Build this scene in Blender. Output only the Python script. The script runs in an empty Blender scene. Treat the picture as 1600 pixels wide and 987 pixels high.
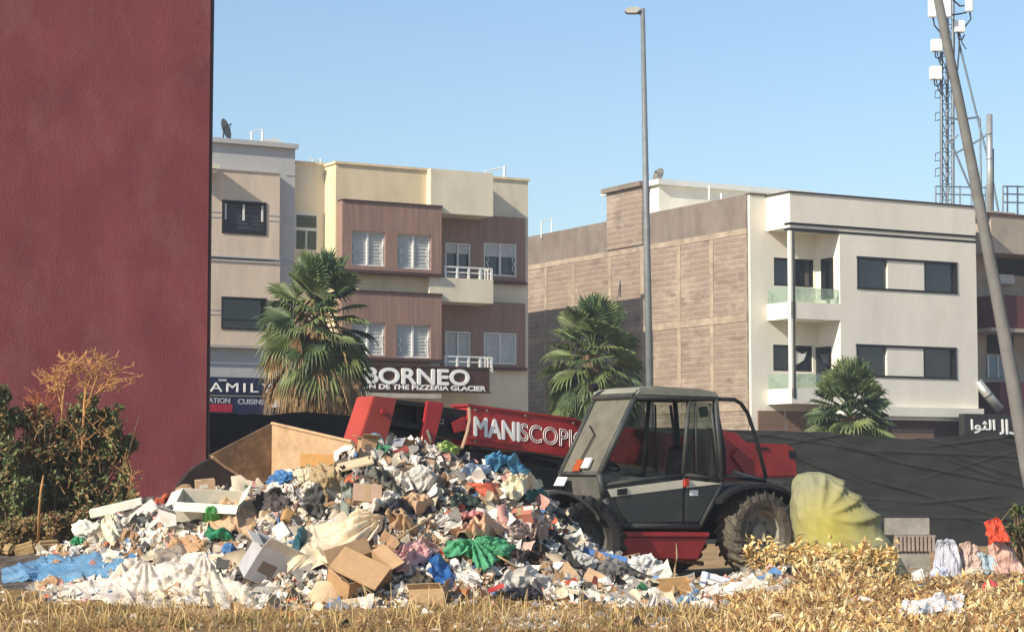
import bpy, bmesh, math, random
from math import radians as R, sin, cos, pi, sqrt
from mathutils import Vector, Matrix, noise
import numpy as np

SC = bpy.context.scene
COL = SC.collection
# ---------------------------------------------------------------- camera
FPX = 3300.0; CAMH = 1.4; PITCH = math.atan(246.5/FPX)
cam = bpy.data.cameras.new('camera'); camo = bpy.data.objects.new('camera', cam); COL.objects.link(camo)
cam.sensor_width = 36; cam.lens = FPX/1600*36; cam.clip_end = 6000; cam.clip_start = .5
camo.location = (0, 0, CAMH); camo.rotation_euler = (pi/2+PITCH, 0, 0)
SC.camera = camo
# ---------------------------------------------------------------- light
SUN_AZ = Vector((-.70, -.714, 0)).normalized(); SUN_EL = R(31)
w = bpy.data.worlds.new('World'); SC.world = w; w.use_nodes = True
nt = w.node_tree; bg = nt.nodes['Background']
sky = nt.nodes.new('ShaderNodeTexSky'); sky.sky_type = 'NISHITA'; sky.sun_disc = False
sky.sun_elevation = SUN_EL; sky.sun_rotation = math.atan2(SUN_AZ.x, SUN_AZ.y)
sky.air_density = 1.2; sky.dust_density = .6; sky.ozone_density = 4.0; sky.altitude = 0
nt.links.new(sky.outputs[0], bg.inputs[0]); bg.inputs[1].default_value = .122
sl = bpy.data.lights.new('sun', 'SUN'); so = bpy.data.objects.new('sun', sl); COL.objects.link(so)
sl.energy = 5.0; sl.angle = R(.55); sl.color = (1, .90, .76)
sdir = Vector((SUN_AZ.x*cos(SUN_EL), SUN_AZ.y*cos(SUN_EL), sin(SUN_EL)))
so.rotation_euler = sdir.to_track_quat('Z', 'Y').to_euler(); so.location = (-30, -30, 40)
SC.view_settings.view_transform = 'Standard'; SC.view_settings.look = 'None'
SC.view_settings.exposure = .40; SC.view_settings.gamma = 1
SC.cycles.max_bounces = 6; SC.cycles.transparent_max_bounces = 12

# ---------------------------------------------------------------- helpers
def ray(px, py):
    a = px-800; b = 493.5-py
    return Vector((a, FPX*cos(PITCH)-b*sin(PITCH), FPX*sin(PITCH)+b*cos(PITCH)))
def at(px, py, Y):
    d = ray(px, py); t = Y/d.y
    return Vector((d.x*t, Y, CAMH+d.z*t))
def pxof(x, y, z=0):
    c = y*cos(PITCH)+(z-CAMH)*sin(PITCH)
    return 800+FPX*x/max(c, .1)
OFF = {}
class Frame:
    """A rotated ground frame; finds where a line of sight meets one of its planes."""
    def __init__(s, o, yaw):
        s.o = Vector((o[0], o[1], 0)); s.yaw = yaw; s.m = Matrix.Rotation(yaw, 3, 'Z'); s.i = s.m.inverted()
    def loc(s, p): return s.i @ (Vector(p)-s.o)
    def world(s, p): return s.o + s.m @ Vector(p)
    def y(s, px, py, c):
        o = s.loc((0, 0, CAMH)); d = s.i @ ray(px, py); t = (c-o.y)/d.y; p = o+d*t; return p.x, p.z
    def x(s, px, py, c):
        o = s.loc((0, 0, CAMH)); d = s.i @ ray(px, py); t = (c-o.x)/d.x; p = o+d*t; return p.y, p.z
    def rect(s, px0, px1, pt, pb, c):
        u0, z1 = s.y(px0, pt, c); _, z0 = s.y(px0, pb, c); u1, _ = s.y(px1, (pt+pb)/2, c)
        return u0, u1, z0, z1
    def root(s, name, label, cat, lx, ly, lz=0, group=None):
        o = bpy.data.objects.new(name, None); COL.objects.link(o); o.empty_display_size = .3
        o.location = s.world((lx, ly, lz)); o.rotation_euler = (0, 0, s.yaw)
        tag(o, label, cat, group); OFF[o.name] = Vector((lx, ly, lz)); return o
WF = Frame((0, 0), 0)
def tag(o, label=None, cat=None, group=None, kind=None):
    if label: o['label'] = label
    if cat: o['category'] = cat
    if group: o['group'] = group
    if kind: o['kind'] = kind
    return o
class MB:
    def __init__(s): s.v = []; s.f = []
    def add(s, vs, fs):
        b = len(s.v); s.v += [tuple(v) for v in vs]; s.f += [tuple(b+i for i in f) for f in fs]; return s
    def box(s, x0, x1, y0, y1, z0, z1):
        if x0 > x1: x0, x1 = x1, x0
        if y0 > y1: y0, y1 = y1, y0
        if z0 > z1: z0, z1 = z1, z0
        return s.add([(x0,y0,z0),(x1,y0,z0),(x1,y1,z0),(x0,y1,z0),(x0,y0,z1),(x1,y0,z1),(x1,y1,z1),(x0,y1,z1)],
            [(0,3,2,1),(4,5,6,7),(0,1,5,4),(1,2,6,5),(2,3,7,6),(3,0,4,7)])
    def prism(s, pts, a, b, axis='y'):
        """pts: (u,z) polygon extruded from a to b along axis y (or x)."""
        n = len(pts)
        ar = sum(pts[i][0]*pts[(i+1) % n][1]-pts[(i+1) % n][0]*pts[i][1] for i in range(n))
        if ar < 0: pts = pts[::-1]
        if axis == 'y': mk = lambda p, c: (p[0], c, p[1]); a, b = min(a, b), max(a, b)
        elif axis == 'x': mk = lambda p, c: (c, p[0], p[1]); a, b = max(a, b), min(a, b)
        else: mk = lambda p, c: (p[0], p[1], c); a, b = max(a, b), min(a, b)
        vs = [mk(p, a) for p in pts]+[mk(p, b) for p in pts]
        fs = [tuple(range(n)), tuple(range(2*n-1, n-1, -1))]+[(i, i+n, (i+1) % n+n, (i+1) % n) for i in range(n)]
        return s.add(vs, fs)
    def tube(s, pts, r, n=8, cap=True):
        pts = [Vector(p) for p in pts]; rs = r if isinstance(r, (list, tuple)) else [r]*len(pts)
        b = len(s.v); up = None
        for i, p in enumerate(pts):
            t = (pts[min(i+1, len(pts)-1)]-pts[max(i-1, 0)])
            if t.length < 1e-9: t = Vector((0, 0, 1))
            t.normalize()
            if up is None: up = Vector((0, 0, 1)) if abs(t.z) < .9 else Vector((1, 0, 0))
            a = t.cross(up)
            if a.length < 1e-4: a = t.cross(Vector((1, 0, 0)))
            a.normalize(); c = a.cross(t); up = c if abs(t.z) >= .9 else up
            for k in range(n):
                g = 2*pi*k/n; s.v.append(tuple(p+(a*cos(g)+c*sin(g))*rs[i]))
        for i in range(len(pts)-1):
            for k in range(n):
                s.f.append((b+i*n+k, b+(i+1)*n+k, b+(i+1)*n+(k+1) % n, b+i*n+(k+1) % n))
        if cap:
            s.f.append(tuple(b+k for k in range(n))); e = b+(len(pts)-1)*n
            s.f.append(tuple(e+k for k in range(n-1, -1, -1)))
        return s
    def lathe(s, prof, n=32, axis='y', c=(0, 0, 0)):
        b = len(s.v); m = len(prof)
        for k in range(n):
            g = 2*pi*k/n
            for r, h in prof:
                if axis == 'y': s.v.append((c[0]+r*cos(g), c[1]+h, c[2]+r*sin(g)))
                else: s.v.append((c[0]+r*cos(g), c[1]+r*sin(g), c[2]+h))
        for k in range(n):
            for i in range(m-1):
                s.f.append((b+k*m+i, b+k*m+i+1, b+((k+1) % n)*m+i+1, b+((k+1) % n)*m+i))
        return s
    def build(s, name, mat, parent=None, smooth=False, bevel=0, off=None, recalc=False):
        o_ = OFF.get(parent.name, Vector((0, 0, 0))) if parent else Vector((0, 0, 0))
        if off is not None: o_ = Vector(off)
        me = bpy.data.meshes.new(name)
        me.from_pydata([(v[0]-o_.x, v[1]-o_.y, v[2]-o_.z) for v in s.v], [], s.f)
        if recalc or bevel:
            bm = bmesh.new(); bm.from_mesh(me); bmesh.ops.recalc_face_normals(bm, faces=bm.faces)
            if bevel: bmesh.ops.bevel(bm, geom=[e for e in bm.edges if e.is_manifold and e.calc_face_angle(0) > .5], offset=bevel, segments=2, affect='EDGES', clamp_overlap=True)
            bm.to_mesh(me); bm.free()
        me.validate()
        for m in (mat if isinstance(mat, list) else [mat]): me.materials.append(m)
        if smooth: me.polygons.foreach_set('use_smooth', [True]*len(me.polygons))
        o = bpy.data.objects.new(name, me); COL.objects.link(o)
        if parent: o.parent = parent; OFF[o.name] = o_
        elif off is not None: o.location = o_
        return o
def lin(c):
    if isinstance(c, str): c = tuple(int(c[i:i+2], 16) for i in (0, 2, 4))
    f = lambda v: v/12.92 if v <= .04045 else ((v+.055)/1.055)**2.4
    return tuple(f(x/255) for x in c)+(1,)
MC = {}
def mat(name, col, rough=.75, var=.12, scale=2.0, bump=.15, bscale=40, metal=0, stretch=(1, 1, 1), dirt=None, dirtamt=.4,
        dscale=1.2, transl=0, alpha=1, spec=.4):
    if name in MC: return MC[name]
    m = bpy.data.materials.new(name); m.use_nodes = True; MC[name] = m
    n = m.node_tree.nodes; l = m.node_tree.links; p = n['Principled BSDF']
    p.inputs['Roughness'].default_value = rough; p.inputs['Metallic'].default_value = metal
    p.inputs['Specular IOR Level'].default_value = spec
    tc = n.new('ShaderNodeTexCoord'); mp = n.new('ShaderNodeMapping'); mp.inputs['Scale'].default_value = stretch
    l.new(tc.outputs['Object'], mp.inputs[0])
    nz = n.new('ShaderNodeTexNoise'); nz.inputs['Scale'].default_value = scale; nz.inputs['Detail'].default_value = 8
    nz.inputs['Roughness'].default_value = .65; l.new(mp.outputs[0], nz.inputs['Vector'])
    c = lin(col); mx = n.new('ShaderNodeMix'); mx.data_type = 'RGBA'
    mx.inputs['A'].default_value = tuple(max(0, x*(1-var*1.6)) for x in c[:3])+(1,)
    mx.inputs['B'].default_value = tuple(min(1, x*(1+var*1.6)) for x in c[:3])+(1,)
    cr = n.new('ShaderNodeMapRange'); cr.inputs['From Min'].default_value = .3; cr.inputs['From Max'].default_value = .7
    l.new(nz.outputs['Fac'], cr.inputs['Value']); l.new(cr.outputs[0], mx.inputs['Factor'])
    out = mx.outputs['Result']
    if dirt is not None:
        n2 = n.new('ShaderNodeTexNoise'); n2.inputs['Scale'].default_value = dscale; n2.inputs['Detail'].default_value = 10
        n2.inputs['Roughness'].default_value = .7; l.new(mp.outputs[0], n2.inputs['Vector'])
        r2 = n.new('ShaderNodeMapRange'); r2.inputs['From Min'].default_value = .48; r2.inputs['From Max'].default_value = .68
        r2.inputs['To Max'].default_value = dirtamt; l.new(n2.outputs['Fac'], r2.inputs['Value'])
        m2 = n.new('ShaderNodeMix'); m2.data_type = 'RGBA'; l.new(r2.outputs[0], m2.inputs['Factor'])
        l.new(out, m2.inputs['A']); m2.inputs['B'].default_value = lin(dirt); out = m2.outputs['Result']
    l.new(out, p.inputs['Base Color'])
    if bump:
        n3 = n.new('ShaderNodeTexNoise'); n3.inputs['Scale'].default_value = bscale; n3.inputs['Detail'].default_value = 4
        l.new(mp.outputs[0], n3.inputs['Vector'])
        b = n.new('ShaderNodeBump'); b.inputs['Strength'].default_value = bump; b.inputs['Distance'].default_value = .02
        l.new(n3.outputs['Fac'], b.inputs['Height']); l.new(b.outputs[0], p.inputs['Normal'])
    if transl or alpha < 1:
        t = n.new('ShaderNodeBsdfTranslucent'); l.new(out, t.inputs['Color'])
        ms = n.new('ShaderNodeMixShader'); ms.inputs[0].default_value = transl
        l.new(p.outputs[0], ms.inputs[1]); l.new(t.outputs[0], ms.inputs[2]); o = n['Material Output']
        if alpha < 1:
            tr = n.new('ShaderNodeBsdfTransparent'); m3 = n.new('ShaderNodeMixShader'); m3.inputs[0].default_value = alpha
            l.new(tr.outputs[0], m3.inputs[1]); l.new(ms.outputs[0], m3.inputs[2]); l.new(m3.outputs[0], o.inputs[0])
        else: l.new(ms.outputs[0], o.inputs[0])
    return m
def glassmat(name, col, alpha):
    if name in MC: return MC[name]
    m = bpy.data.materials.new(name); m.use_nodes = True; MC[name] = m
    n = m.node_tree.nodes; l = m.node_tree.links; p = n['Principled BSDF']
    tc = n.new('ShaderNodeTexCoord'); nz = n.new('ShaderNodeTexNoise'); nz.inputs['Scale'].default_value = 6; nz.inputs['Detail'].default_value = 8
    l.new(tc.outputs['Object'], nz.inputs['Vector'])
    p.inputs['Base Color'].default_value = lin(col); p.inputs['Roughness'].default_value = .12
    tr = n.new('ShaderNodeBsdfTransparent'); tr.inputs[0].default_value = (.8, .9, .86, 1)
    ms = n.new('ShaderNodeMixShader'); mr = n.new('ShaderNodeMapRange'); mr.inputs['To Min'].default_value = max(0, alpha-.15); mr.inputs['To Max'].default_value = min(1, alpha+.15)
    mr.inputs['From Min'].default_value = .3; mr.inputs['From Max'].default_value = .7
    l.new(nz.outputs['Fac'], mr.inputs['Value']); l.new(mr.outputs[0], ms.inputs[0])
    l.new(tr.outputs[0], ms.inputs[1]); l.new(p.outputs[0], ms.inputs[2]); l.new(ms.outputs[0], n['Material Output'].inputs[0])
    return m
def text(s, name, m, parent, F, x0, x1, z0, z1, c, face=-1, ext=.01, off=.0, outline=False, spacing=1.0, bold=0):
    """Lettering fitted to x0..x1, z0..z1 on plane y=c; face -1 looks to -y, +1 looks to +y."""
    cu = bpy.data.curves.new('lettering', 'FONT'); cu.body = s; cu.size = 1; cu.extrude = .02; cu.offset = off; cu.space_character = spacing
    if outline: cu.fill_mode = 'NONE'; cu.extrude = 0; cu.bevel_depth = outline; cu.bevel_resolution = 0
    o = bpy.data.objects.new('tmp', cu); COL.objects.link(o); bpy.context.view_layer.update()
    me = bpy.data.meshes.new_from_object(o.evaluated_get(bpy.context.evaluated_depsgraph_get()))
    bpy.data.objects.remove(o)
    a = np.zeros(len(me.vertices)*3); me.vertices.foreach_get('co', a); a = a.reshape(-1, 3)
    mn = a.min(0); mx = a.max(0); t = (a-mn)/np.maximum(mx-mn, 1e-9)
    xs = x0+t[:, 0]*(x1-x0); zs = z0+t[:, 1]*(z1-z0); ys = c+face*t[:, 2]*ext
    mb = MB(); mb.v = list(zip(xs, ys, zs)); mb.f = [tuple(p.vertices) for p in me.polygons]
    bpy.data.meshes.remove(me)
    if bold:
        v0 = list(mb.v); f0 = list(mb.f)
        for i, (ax_, az_) in enumerate(((bold, 0), (-bold, 0), (0, bold), (0, -bold))):
            b_ = len(mb.v); mb.v += [(q[0]+ax_, q[1]+face*.0006*(i+1), q[2]+az_) for q in v0]; mb.f += [tuple(b_+j for j in f) for f in f0]
    return mb.build(name, m, parent)
def wall(mb, x0, x1, z0, z1, y, t, holes):
    """front skin on plane y (looking to -y) with real openings t deep"""
    xs = sorted({x0, x1, *[h[0] for h in holes], *[h[1] for h in holes]}); zs = sorted({z0, z1, *[h[2] for h in holes], *[h[3] for h in holes]})
    xs = [x for x in xs if x0 <= x <= x1]; zs = [z for z in zs if z0 <= z <= z1]
    for i in range(len(xs)-1):
        for j in range(len(zs)-1):
            cx = (xs[i]+xs[i+1])/2; cz = (zs[j]+zs[j+1])/2
            if any(h[0] < cx < h[1] and h[2] < cz < h[3] for h in holes): continue
            mb.add([(xs[i],y,zs[j]),(xs[i+1],y,zs[j]),(xs[i+1],y,zs[j+1]),(xs[i],y,zs[j+1])], [(0,1,2,3)])
    for a, b, c, d in holes:
        mb.add([(a,y,c),(b,y,c),(b,y,d),(a,y,d),(a,y+t,c),(b,y+t,c),(b,y+t,d),(a,y+t,d)], [(0,4,5,1),(1,5,6,2),(2,6,7,3),(3,7,4,0)])
    mb.add([(x0,y,z0),(x1,y,z0),(x1,y,z1),(x0,y,z1),(x0,y+t,z0),(x1,y+t,z0),(x1,y+t,z1),(x0,y+t,z1)], [(0,1,5,4),(1,2,6,5),(2,3,7,6),(3,0,4,7)])
    return mb

# ---------------------------------------------------------------- ground
m_dirt = mat('dry_dirt', 'a5865c', .95, .3, .8, .6, 18, dirt='6e5536', dirtamt=.7, dscale=2.5)
g = MB(); g.add([(-600, -200, 0), (600, -200, 0), (600, 1000, 0), (-600, 1000, 0)], [(0, 1, 2, 3)])
tag(g.build('ground', m_dirt), kind='structure')
YAW = R(29.5)
ST = Frame((-5.4, 49), YAW)     # the street runs along the house fronts, behind the fence
m_asph = mat('asphalt', '4b4b4c', .9, .2, 3, .3, 60)
tag(MB().box(3, 160, 2.5, 12, -.05, .004).build('road', m_asph), kind='structure').matrix_world = Matrix.Translation(ST.o) @ Matrix.Rotation(YAW, 4, 'Z')
m_pave = mat('paving', '9a948a', .9, .15, 3, .2, 20)
tag(MB().box(-4, 160, 12, 15.7, -.05, .13).build('pavement', m_pave), kind='structure').matrix_world = Matrix.Translation(ST.o) @ Matrix.Rotation(YAW, 4, 'Z')

# ---------------------------------------------------------------- red building
p0 = at(325, 400, 36); RF = Frame((p0.x, p0.y), YAW)
m_red = mat('red_render', '824546', .92, .10, 1.3, .35, 30, dirt='966c68', dirtamt=.35, dscale=1.1, stretch=(1, 1, .6), spec=.1)
rr = RF.root('red_building', 'tall blank dark red rendered building rising out of the picture on the left', 'building', -9, 6)
zt = 9.75
nb = MB()
nx, nz = 60, 40
for i in range(nx+1):
    for k in range(nz+1):
        x = -22+22*i/nx; z = zt*k/nz
        nb.v.append((x, .02*noise.noise(Vector((x*.9, 3, z*.7))) if 0 < i < nx else 0, z))
for i in range(nx):
    for k in range(nz): a = i*(nz+1)+k; nb.f.append((a, a+nz+1, a+nz+2, a+1))
nb.build('front_wall', m_red, rr, smooth=True)
MB().box(-22, -.002, .04, 10, 0, zt-.01).build('wall', m_red, rr)
MB().box(-22.06, .05, -.06, 10.06, zt, zt+.25).build('parapet', m_red, rr)
m_dark = mat('dark_metal', '242426', .6, .2, 5, .1)
MB().tube([(.07, .1, 0), (.06, .1, 6), (.07, .1, zt)], .035, 6).build('downpipe', mat('grime_pipe', '4d3a38', .8), rr)
# flaked patches of old paint
rnd = random.Random(5)

# ---------------------------------------------------------------- block of flats with the shops
p0 = at(525, 400, 68.7); BF = Frame((p0.x, p0.y), YAW)
m_beige = mat('beige_render', 'dac8a4', .9, .07, 1.2, .25, 30, dirt='a8977a', dirtamt=.35, dscale=.9, stretch=(1, 1, .35))
m_cream = mat('cream_render', 'd8ceb6', .9, .06, 1.2, .25, 30, dirt='a39b86', dirtamt=.35, dscale=.9, stretch=(1, 1, .35))
m_brown = mat('brown_cladding', '907466', .8, .14, 3, .25, 30, dirt='74594d', dirtamt=.45, dscale=2.2, stretch=(3, 3, .18))
m_dbrown = mat('dark_brown_trim', '4a3530', .7)
m_white = mat('white_paint', 'd6d6d0', .5, .05)
m_shut = mat('shutter_slats', 'b9bbb8', .55, .08, 4, .05)
m_glass = mat('window_glass', '1c2328', .08, .3, 1.5, 0, spec=.8)
m_void = mat('dark_interior', '1b1a1a', .9)
m_black = mat('black_frame', '18181a', .5)
m_grey = mat('grey_render', 'b4b3b0', .9, .08, 1.2, .2, 30, dirt='979592', dirtamt=.4, stretch=(1, 1, .35))
m_conc = mat('pale_concrete', 'b3ab9d', .95, .12, 2, .4, 25)
H0 = 0
def slats(mb, x0, x1, z0, z1, y, pitch=.11, t=.02):
    n = max(2, int((z1-z0)/pitch))
    for i in range(n):
        z = z0+(z1-z0)*i/n; mb.add([(x0, y+.03, z), (x1, y+.03, z), (x1, y, z+(z1-z0)/n*.8), (x0, y, z+(z1-z0)/n*.8), ], [(0, 1, 2, 3)])
        mb.add([(x0, y, z+(z1-z0)/n*.8), (x1, y, z+(z1-z0)/n*.8), (x1, y+.03, z+(z1-z0)/n), (x0, y+.03, z+(z1-z0)/n)], [(0, 1, 2, 3)])
def shut_window(root, x0, x1, z0, z1, y, drop=1.0, bars=True, fm=None, sm=None, deep=.14):
    fm = fm or m_white; f = MB(); w = .05; yy = y+deep
    f.box(x0, x0+w, yy-.05, yy+.02, z0, z1).box(x1-w, x1, yy-.05, yy+.02, z0, z1).box(x0+w, x1-w, yy-.05, yy+.02, z1-w, z1).box(x0+w, x1-w, yy-.05, yy+.02, z0, z0+w)
    xm = (x0+x1)/2; f.box(xm-.03, xm+.03, yy-.06, yy+.02, z0+w, z1-w)
    wd = f.build('window', fm, root)
    MB().add([(x0, yy+.05, z0), (x1, yy+.05, z0), (x1, yy+.05, z1), (x0, yy+.05, z1)], [(0, 1, 2, 3)]).build('pane', m_glass, wd)
    s = MB(); zb = z1-(z1-z0)*drop
    for a, b in ((x0+w, xm-.03), (xm+.03, x1-w)): slats(s, a, b, zb+w, z1-w, yy-.015)
    s.build('shutter', sm or m_shut, wd)
    if bars:
        for xx, sg in ((x0+.08, 1), (x1-.08, -1)):
            g = MB()
            for zc in ((z0+z1)/2, (z0*.75+z1*.25)):
                pts = [(xx+sg*.09*sin(t*pi), yy-.08, zc-.16+.32*t) for t in [i/8 for i in range(9)]]
                g.tube(pts, .014, 5)
            g.build('grille', m_white, wd)
    return wd
b = BF.root('apartment_building', 'beige three storey block with brown window panels, white balcony rails and shop signs', 'building', 0, 6)
u = lambda px, py, c: BF.y(px, py, c)
xL, zTop = u(525, 252, 0); xR = u(674, 400, 0)[0]; xE, zE = u(825, 283, .9); xB0 = u(460, 400, .9)[0]
zRec = u(462, 255, .9)[1]
# brown panel windows in px
P = -.35
pan1 = BF.rect(535, 690, 313, 420, P); pan2 = BF.rect(535, 690, 454, 557, P)
w1 = [BF.rect(550, 602, 360, 414, P), BF.rect(621, 674, 365, 419, P)]
w2 = [BF.rect(550, 602, 502, 554, P), BF.rect(620, 673, 506, 558, P)]
bay = MB(); bay.box(xL, xR, 0, .88, 0, zTop-.08)
bay.build('bay_wall', m_beige, b)
core = MB(); core.box(xB0, xE, .9, 13, 0, zRec)
zb = u(770, 575, .9)[1]
core.build('wall', m_cream, b)
cp = MB(); cp.box(xL-.05, xR, -.06, .95, zTop-.08, zTop); cp.box(xB0, xE+.05, .84, 1.1, zRec, zRec+.08)
cp.build('parapet_cap', m_beige, b)
for pan, ws in ((pan1, w1), (pan2, w2)):
    mb = wall(MB(), pan[0], pan[1], pan[2], pan[3], P, .345, ws)
    p = mb.build('brown_panel', m_brown, b)
    MB().box(pan[0]-.02, pan[1]+.02, P-.1, P+.34, pan[2]-.1, pan[2]-.003).build('sill', m_dbrown, p)
    MB().box(pan[0]-.02, pan[1]+.02, P-.05, P+.34, pan[3]+.003, pan[3]+.05).build('trim', m_dbrown, p)
    for q in ws: shut_window(b, *q, P)
# upper box and balconies
Q = -.3
ub = BF.rect(673, 771, 263, 332, Q); MB().box(ub[0], ub[1], Q, .88, ub[2], ub[3]).build('parapet_box', m_cream, b, bevel=.01)
zfl = []
for (pt, pb, rt, rb) in ((432, 470, 415, 437), (573, 600, 555, 575)):
    r = BF.rect(671, 771, pt, pb, Q)
    bo = MB().box(r[0], r[1], Q, .88, r[2], r[3]).build('balcony', m_cream, b, bevel=.01)
    ra = BF.rect(693, 768, rt, rb, Q+.05); zt_ = u(693, rt, Q+.05)[1]; zfl.append(r[3])
    rl = MB(); y0 = Q+.06
    rl.box(ra[0], r[1]-.02, y0-.03, y0+.03, zt_-.05, zt_); rl.box(ra[0], r[1]-.02, y0-.015, y0+.015, zt_-.22, zt_-.18)
    n = 5
    for i in range(n): x = ra[0]+(r[1]-.08-ra[0])*(i+.1)/(n-.9); rl.box(x, x+.07, y0-.03, y0+.03, r[3], zt_-.05)
    rl.box(r[1]-.08, r[1]-.02, y0+.031, .85, zt_-.05, zt_)
    for i in range(4): rl.box(r[1]-.08, r[1]-.03, y0+.2+i*.22, y0+.25+i*.22, r[3], zt_-.05)
    rl.build('railing', m_white, bo)
for pt, pb, (wt, wbm), (dt, db) in ((332, 434, (379, 430), (379, 431)), (468, 571, (519, 568), (517, 571))):
    pr = BF.rect(690, 821, pt, pb, .78); wr = BF.rect(756, 807, wt, wbm, .78); dr = BF.rect(696, 735, dt, db, .78)
    mb = wall(MB(), pr[0], pr[1], pr[2], pr[3], .78, .115, [wr, dr]); p = mb.build('brown_panel', m_brown, b)
    MB().box(pr[0]+.9, pr[1]+.03, .68, .89, pr[2]-.1, pr[2]-.003).build('sill', m_dbrown, p)
    shut_window(b, *wr, .78, drop=.45 if pt < 400 else 1, deep=.06)
    shut_window(b, *dr, .78, drop=.35 if pt < 400 else 1, bars=False, deep=.06, sm=m_shut)
# small green-framed window in the recess
q = BF.rect(459, 495, 333, 392, .9); mb = MB(); m_gsh = mat('green_shutter', '4e5c50', .6)
MB().box(q[0]-.05, q[1]+.05, .86, .9, q[2]-.05, q[3]+.05).build('window_surround', m_white, b)
f = MB(); f.box(q[0], q[1], .82, .859, q[2], q[3]); wd = f.build('window', m_white, b)
s = MB(); zm = q[3]-(q[3]-q[2])*.42
slats(s, q[0]+.06, q[1]-.06, zm+.06, q[3]-.06, .78); slats(s, q[0]+.06, (q[0]+q[1])/2-.04, q[2]+.06, zm-.04, .78); slats(s, (q[0]+q[1])/2+.04, q[1]-.06, q[2]+.06, zm-.04, .78)
s.build('shutter', m_gsh, wd)
# shop front
m_sign = mat('sign_board', '4a2d26', .5, .2, 3, .2, 40, stretch=(1, 1, 12))
m_letter = mat('white_letters', 'f0efe8', .4, .03, 1, 0)
sg = BF.rect(540, 765, 570, 607, -.6); zsb = u(765, 617, -.6)[1]
so_ = MB().box(sg[0], sg[1], -.6, -.32, sg[2], sg[3]).build('sign_board', m_sign, b, bevel=.01)
MB().box(sg[0]-.03, sg[1]+.03, -.64, -.3, sg[3]+.002, sg[3]+.05).box(sg[0]-.03, sg[1]+.03, -.64, -.3, sg[2]-.05, sg[2]-.002).build('frame', m_dbrown, so_)
x0, z1 = u(570, 574, -.6); x1, _ = u(732, 590, -.6); z0 = u(573, 598, -.6)[1]
text('BORNEO', 'lettering', m_letter, so_, BF, x0, x1, z0, z1, -.605, ext=.05, bold=.022)
x0, z1 = u(541, 598.5, -.6); x1, _ = u(758, 606, -.6); z0 = u(541, 606, -.6)[1]
text('SALON DE THE PIZZERIA GLACIER', 'lettering', m_letter, so_, BF, x0, x1, z0, z1, -.605, ext=.03, bold=.007)
zc = u(530, 612, -1.1)[1]
MB().box(u(530, 612, -1.1)[0], u(690, 620, -1.1)[0], -1.1, -.02, zc-.16, zc).build('canopy', m_conc, b, bevel=.01)
zs = u(540, 625, 0)[1]
sh = MB(); x = xL+.1
while x < xR-.8: sh.box(x, x+.75, -.03, -.003, .15, zs-.35); x += .82
sh.build('shop_window', m_glass, b)
MB().box(xL+.02, xR-.02, -.05, -.004, zs-.34, zs-.05).build('fascia', m_dbrown, b)
q = BF.rect(770, 822, 640, 700, .84)
MB().box(q[0]+.1, q[1]-.2, .84, .899, .1, q[3]).build('roller_door', mat('roller_shutter', '5b5650', .6, .1, 3, .5, 3, stretch=(.1, .1, 12)), b)
# white band with ring sign behind the first palm
q = BF.rect(448, 560, 588, 620, -.05)
wb = MB().box(q[0], xL-.01, .5, .86, q[2], q[3]).build('shop_sign', m_white, b)
cx, cz = u(468, 607, .48); MB().lathe([(.12, 0), (.17, 0), (.17, -.03), (.12, -.03), (.12, 0)], 24, c=(cx, .499, cz)).build('ring_logo', m_dark, wb)
tp = BF.rect(446, 459, 620, 644, .5); MB().box(tp[0], tp[1], .5, .85, tp[2], tp[3]).build('tan_panel', mat('tan_board', 'a8905c', .7), b)
MB().box(tp[1]+.05, xL-.02, .7, .86, .1, tp[3]).build('shop_window', m_glass, b)
# roof things
def dish(px, py, Y, lab, r, yaw, tilt):
    c = at(px, py, Y); rt = bpy.data.objects.new('satellite_dish', None); COL.objects.link(rt)
    rt.location = (c.x, c.y, c.z-r*1.25); rt.rotation_euler = (0, 0, yaw); tag(rt, lab, 'satellite dish')
    m = MB(); n = 28; prof = [(r*k/8, .28*r*(k/8)**2) for k in range(9)]
    m.lathe(prof, n, axis='z'); m.lathe([(a, h+.015) for a, h in prof], n, axis='z')
    d = m.build('reflector', mat('dish_metal', '77736a', .6, .2, 5, .1, metal=.3), rt, smooth=True)
    d.location = (0, 0, r*1.25); d.rotation_euler = (tilt, 0, 0)
    MB().tube([(0, 0, 0), (0, 0, r*1.0), (0, -.05, r*1.15)], .025, 6).build('mount', m_dark, rt)
    a = MB().tube([(0, 0, .0), (0, r*.3, r*.85)], .012, 5).tube([(r*.9, 0, .27*r), (0, r*.3, r*.85)], .01, 5).tube([(-r*.9, 0, .27*r), (0, r*.3, r*.85)], .01, 5)
    a.box(-.04, .04, r*.26, r*.34, r*.8, r*.92); ar = a.build('feed_arm', m_dark, rt); ar.location = d.location; ar.rotation_euler = d.rotation_euler
dish(349, 203, 70, 'grey satellite dish on the roof of the grey shop building, beside the red wall', .36, R(75), R(75))
dish(1031, 276, 78, 'brown satellite dish on the roof of the bare block building, behind the lamp post', .30, R(-55), R(70))
def rail_thing(name, lab, cat, F, lx, ly, parts, m, group=None):
    r = F.root(name, lab, cat, lx, ly, parts[0][1][0][2], group)
    for nm, pts, rad in parts: MB().tube(pts, rad, 6).build(nm, m, r)
m_pipe = mat('galvanised_pipe', 'b9c2c8', .45, .1, 4, 0, metal=.4)
def uz3(F, px, py, c): x, z = F.y(px, py, c); return (x, c, z)
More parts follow.
